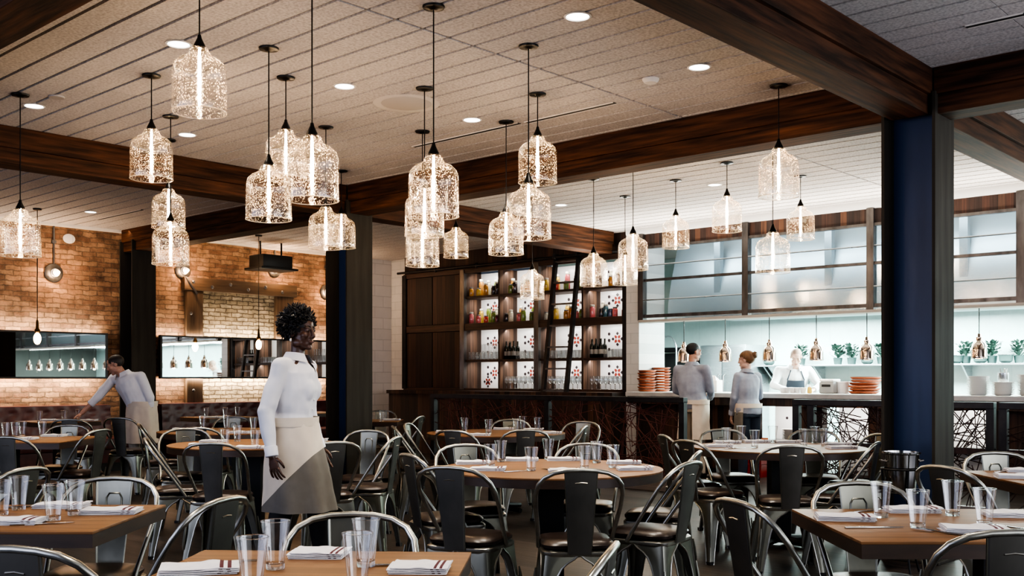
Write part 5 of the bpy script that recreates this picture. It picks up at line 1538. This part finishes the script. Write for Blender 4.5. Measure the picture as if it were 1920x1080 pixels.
# ---- the man leaning over the banquette table
d0 = 12.55
p = W((263-960)/1920*d0, d0)
person(dict(label='man in a white shirt and pale apron leaning left over the banquette table', loc=(p.x,p.y,0), voxel=.006,
  skin=SK, hairm=H_DK, lipm=LIP, hair='cap', hairth=.004, shirt=SH_W, trousers=TR_K, sleeve=.45,
  pel=(.02,0,.91), chest=(-.085,-.03,1.165), neck=(-.185,-.06,1.345), head=(-.265,-.10,1.455), tf=(-.55,-.80,-.30), pf=(-.5,-.85,0), hf=(-.93,-.25,-.36),
  sh=[(-.345,.06,1.285),(.055,-.14,1.315)], el=[(-.52,.0,1.06),(.165,-.13,1.06)], wr=[(-.69,-.06,.865),(.15,-.05,.83)],
  hd=[(-.15,-.03,-.10),(-.02,.0,-.16)], hn=[(-.3,.1,-.9),(-.9,.2,0)], curl=.5,
  kn=[(-.08,.02,.49),(.14,-.05,.49)], an=[(-.05,.06,0),(.20,.0,0)], toe=[(-.8,-.5),(-.3,-.9)],
  apron=dict(z0=.50, z1=.99, wx=.198, wy=.165, flare=.12, a0=-1.0, a1=PI+1.0, mats=[AP_C])))

# ---- the man at the pass, seen from behind
d0 = 13.35
p = W((1300-960)/1920*d0, d0)
person(dict(label='man in a blue grey shirt standing at the pass with his back to the camera', loc=(p.x,p.y,0), voxel=.006,
  skin=SK, hairm=H_BLK, lipm=LIP, hair='cap', hairth=.005, shirt=SH_B, trousers=TR_K, hem=-.06,
  pel=(.01,0,.95), chest=(-.03,.02,1.24), neck=(-.01,.03,1.475), head=(.015,.05,1.635), tf=(.55,.83,0), hf=(.93,.36,-.05),
  sh=[(.14,-.13,1.405),(-.18,.13,1.405)], el=[(.215,-.06,1.135),(-.19,.23,1.13)], wr=[(.245,.15,1.03),(.03,.34,1.04)],
  hd=[(.02,.15,.0),(.12,.08,0)], hn=[(-.8,.1,-.3),(.5,-.5,-.4)], curl=.6,
  kn=[(.09,.0,.50),(-.05,.07,.50)], an=[(.10,-.03,0),(-.06,.04,0)], toe=[(.55,.83),(.4,.9)],
  apron=dict(z0=.50, z1=.99, wx=.198, wy=.168, flare=.08, a0=-1.35, a1=PI+1.35, mats=[AP_C])))

# ---- the woman beside him
d0 = 12.95
p = W((1401-960)/1920*d0, d0)
person(dict(label='woman in a blue grey shirt with a hair bun standing before the pass', loc=(p.x,p.y,0), male=False, voxel=.006,
  skin=SK2, hairm=H_BL, lipm=LIP, hair='cap', hairth=.012, bun=True, shirt=SH_B, trousers=TR_J, hem=-.06,
  pel=(.015,0,.90), chest=(.0,.01,1.17), neck=(.0,.01,1.375), head=(-.005,.03,1.520), tf=(-.45,.89,0), hf=(-.80,.58,-.04),
  sh=[(.145,.07,1.315),(-.135,-.07,1.315)], el=[(.19,.14,1.06),(-.185,-.06,1.05)], wr=[(.11,.30,.99),(-.185,.06,.83)],
  hd=[(-.08,.12,.0),(-.0,.05,-.15)], hn=[(-.6,-.4,-.5),(.9,.2,0)], curl=.5,
  kn=[(.09,.03,.48),(-.05,.0,.48)], an=[(.10,.0,0),(-.06,-.02,0)], toe=[(-.3,.95),(-.5,.85)],
  apron=dict(z0=.46, z1=.955, wx=.178, wy=.150, flare=.12, a0=PI/2-1.55, a1=PI/2+2.15, mats=[AP_C, AP_G], split=lambda q: q.z < -.03)))

# ---- the chef bent over the far side of the pass
d0 = 14.55
p = W((1489-960)/1920*d0, d0)
person(dict(label='chef in a white jacket and dark apron bent over the pass', loc=(p.x,p.y,0), voxel=.006,
  skin=SK2, hairm=H_GR, lipm=LIP, hair='cap', hairth=.002, shirt=SH_C, trousers=TR_B,
  pel=(.0,.10,.96), chest=(-.01,-.0,1.24), neck=(-.02,-.10,1.455), head=(-.025,-.19,1.59), tf=(-.05,-1,-.25), pf=(0,-1,0), hf=(-.22,-.80,-.60),
  sh=[(-.225,-.03,1.40),(.20,-.03,1.40)], el=[(-.33,-.16,1.19),(.31,-.17,1.18)], wr=[(-.22,-.38,1.13),(.16,-.40,1.13)],
  hd=[(.08,-.12,-.03),(-.10,-.10,-.03)], hn=[(0,0,-1),(0,0,-1)], curl=.4,
  kn=[(-.10,.06,.50),(.10,.06,.50)], an=[(-.11,.10,0),(.11,.10,0)], toe=[(-.1,-1),(.1,-1)],
  apron=dict(z0=.50, z1=1.0, wx=.185, wy=.165, flare=.10, a0=-.3, a1=PI+.3, mats=[AP_N], bib=1.3)))
# ================================================================== light and camera
def light(kind, name, loc, energy, col, **kw):
    l = bpy.data.lights.new(name, kind); l.energy = energy; l.color = col
    for k, v in kw.items(): setattr(l, k, v)
    o = bpy.data.objects.new(name, l); o.location = loc; C.objects.link(o); return o
for x, y, z in EB:
    light('POINT', 'bulb_light', (x, y, z), 7, (1.0,.68,.40), shadow_soft_size=.05)
for p in DLP:
    o = light('SPOT', 'downlight', (p.x, p.y, CEIL-.03), 130, (1.0,.88,.74), spot_size=1.5, spot_blend=.6, shadow_soft_size=.07)
for px, py in ((100,512),(342,508),(514,506),(611,548)):
    x, d = on_plane_y(px, BY); z = EYE+(708-py)/1920*d
    light('POINT', 'sconce_light', (x, BY-.22, z-.02), 16, (1.0,.62,.34), shadow_soft_size=.05)
def area(name, loc, rot, sx, sy, energy, col):
    return light('AREA', name, loc, energy, col, shape='RECTANGLE', size=sx, size_y=sy).__class__ and _set(rot)
def area(name, loc, rot, sx, sy, energy, col, spread=None):
    o = light('AREA', name, loc, energy, col, shape='RECTANGLE', size=sx, size_y=sy)
    o.rotation_euler = rot
    if spread: o.data.spread = spread
    return o
# light strips behind the mirrors, washing the brick up and down
for x0, x1 in ((3.2,7.0),(7.82,11.12)):
    c = (x0+x1)/2; w = x1-x0
    area('mirror_strip_down', (c, BY-.10, 1.30), (math.radians(12),0,0), w, .05, 42, (1.0,.82,.62))
    area('mirror_strip_up', (c, BY-.10, 1.93), (PI-math.radians(12),0,0), w, .05, 26, (1.0,.82,.62))
# cove washing the top of the brick
area('cove_wash', (6.5, BY-.35, CEIL-.04), (math.radians(25),0,0), 9, .06, 14, (1.0,.78,.55))
# kitchen light
for y in (7.6, 5.6, 3.6, 1.6, -.6):
    area('hood_light', (14.1, y, 2.20), (0,0,0), 1.1, 1.5, 270, (.80,1.0,.97))
area('hood_face_fill', (12.55, 3.5, 3.33), (0, math.radians(-35), 0), .1, 10, 100, (.85,.95,1.0))  # added strip without a fitting, brightens the hood face behind the glass
for a, b in opens:
    area('recess_light', (KX+.12, (a+b)/2, .90), (0, math.radians(-35), 0), .1, .45, 5, (1,.96,.9))
for y in (7.95-.665*k for k in range(0, 14)):
    if y > -1.5: light('POINT', 'heat_lamp_light', (KX+.05, y, 1.56), 8, (1.0,.80,.6), shadow_soft_size=.05)
area('pass_fill', (KX+.12, 3.5, 2.09), (0,0,0), .06, 10, 36, (.95,1.0,.97))  # added light under the soffit, lifts the plates, counter and people
# shelf lights
for y0, y1 in ((9.05,10.7),(10.8,12.38)):
    for z in (1.56, 2.09, 2.64, 3.06):
        area('shelf_light', (UX+.16, (y0+y1)/2, z-.005), (0, math.radians(-28), 0), .04, y1-y0-.1, 7, (1.0,.95,.88))
# bright ceiling in the kitchen aisle: area light before the glass screen, thrown up
area('aisle_uplight', (11.95, 4.0, 2.75), (PI, math.radians(-38), 0), .12, 11, 210, (1.0,.93,.82))
# daylight from the street windows, left of and behind the camera
area('window_daylight', (-2.4, 6.0, 1.9), (0, math.radians(-90), 0), 2.6, 9, 200, (.70,.76,1.0))
area('window_daylight_rear', (3.0, -3.2, 2.0), (math.radians(90), 0, 0), 9, 2.6, 125, (.92,.95,1.0))

area('right_bay_fill', (6.5, -3.4, 1.5), (math.radians(115), 0, 0), 8, 2.0, 240, (.80,.84,1.0))  # added fill, no window on this side; lifts the dark right ceiling bay
w = bpy.data.worlds.new('World'); SC.world = w; w.use_nodes = True
bg = w.node_tree.nodes['Background']; bg.inputs[0].default_value = (.42,.50,.66,1); bg.inputs[1].default_value = .10

cam = bpy.data.cameras.new('camera'); co = bpy.data.objects.new('camera', cam); C.objects.link(co)
cam.sensor_width = 36; cam.lens = 36; cam.shift_y = (708-540)/1920; cam.clip_start = .05; cam.clip_end = 100
co.location = (0,0,EYE); co.rotation_euler = (PI/2, 0, -math.atan2(FX, FY))
SC.camera = co
cy = SC.cycles
cy.use_adaptive_sampling = True; cy.adaptive_threshold = .02; cy.adaptive_min_samples = 16
cy.max_bounces = 7; cy.diffuse_bounces = 3; cy.glossy_bounces = 3; cy.transmission_bounces = 4; cy.transparent_max_bounces = 16
cy.caustics_reflective = False; cy.caustics_refractive = False
cy.sample_clamp_indirect = 4.0; cy.sample_clamp_direct = 0
cy.use_denoising = True
try: cy.use_light_tree = True
except Exception: pass
SC.view_settings.view_transform = 'AgX'
SC.view_settings.look = 'AgX - High Contrast'
SC.view_settings.exposure = 0.30
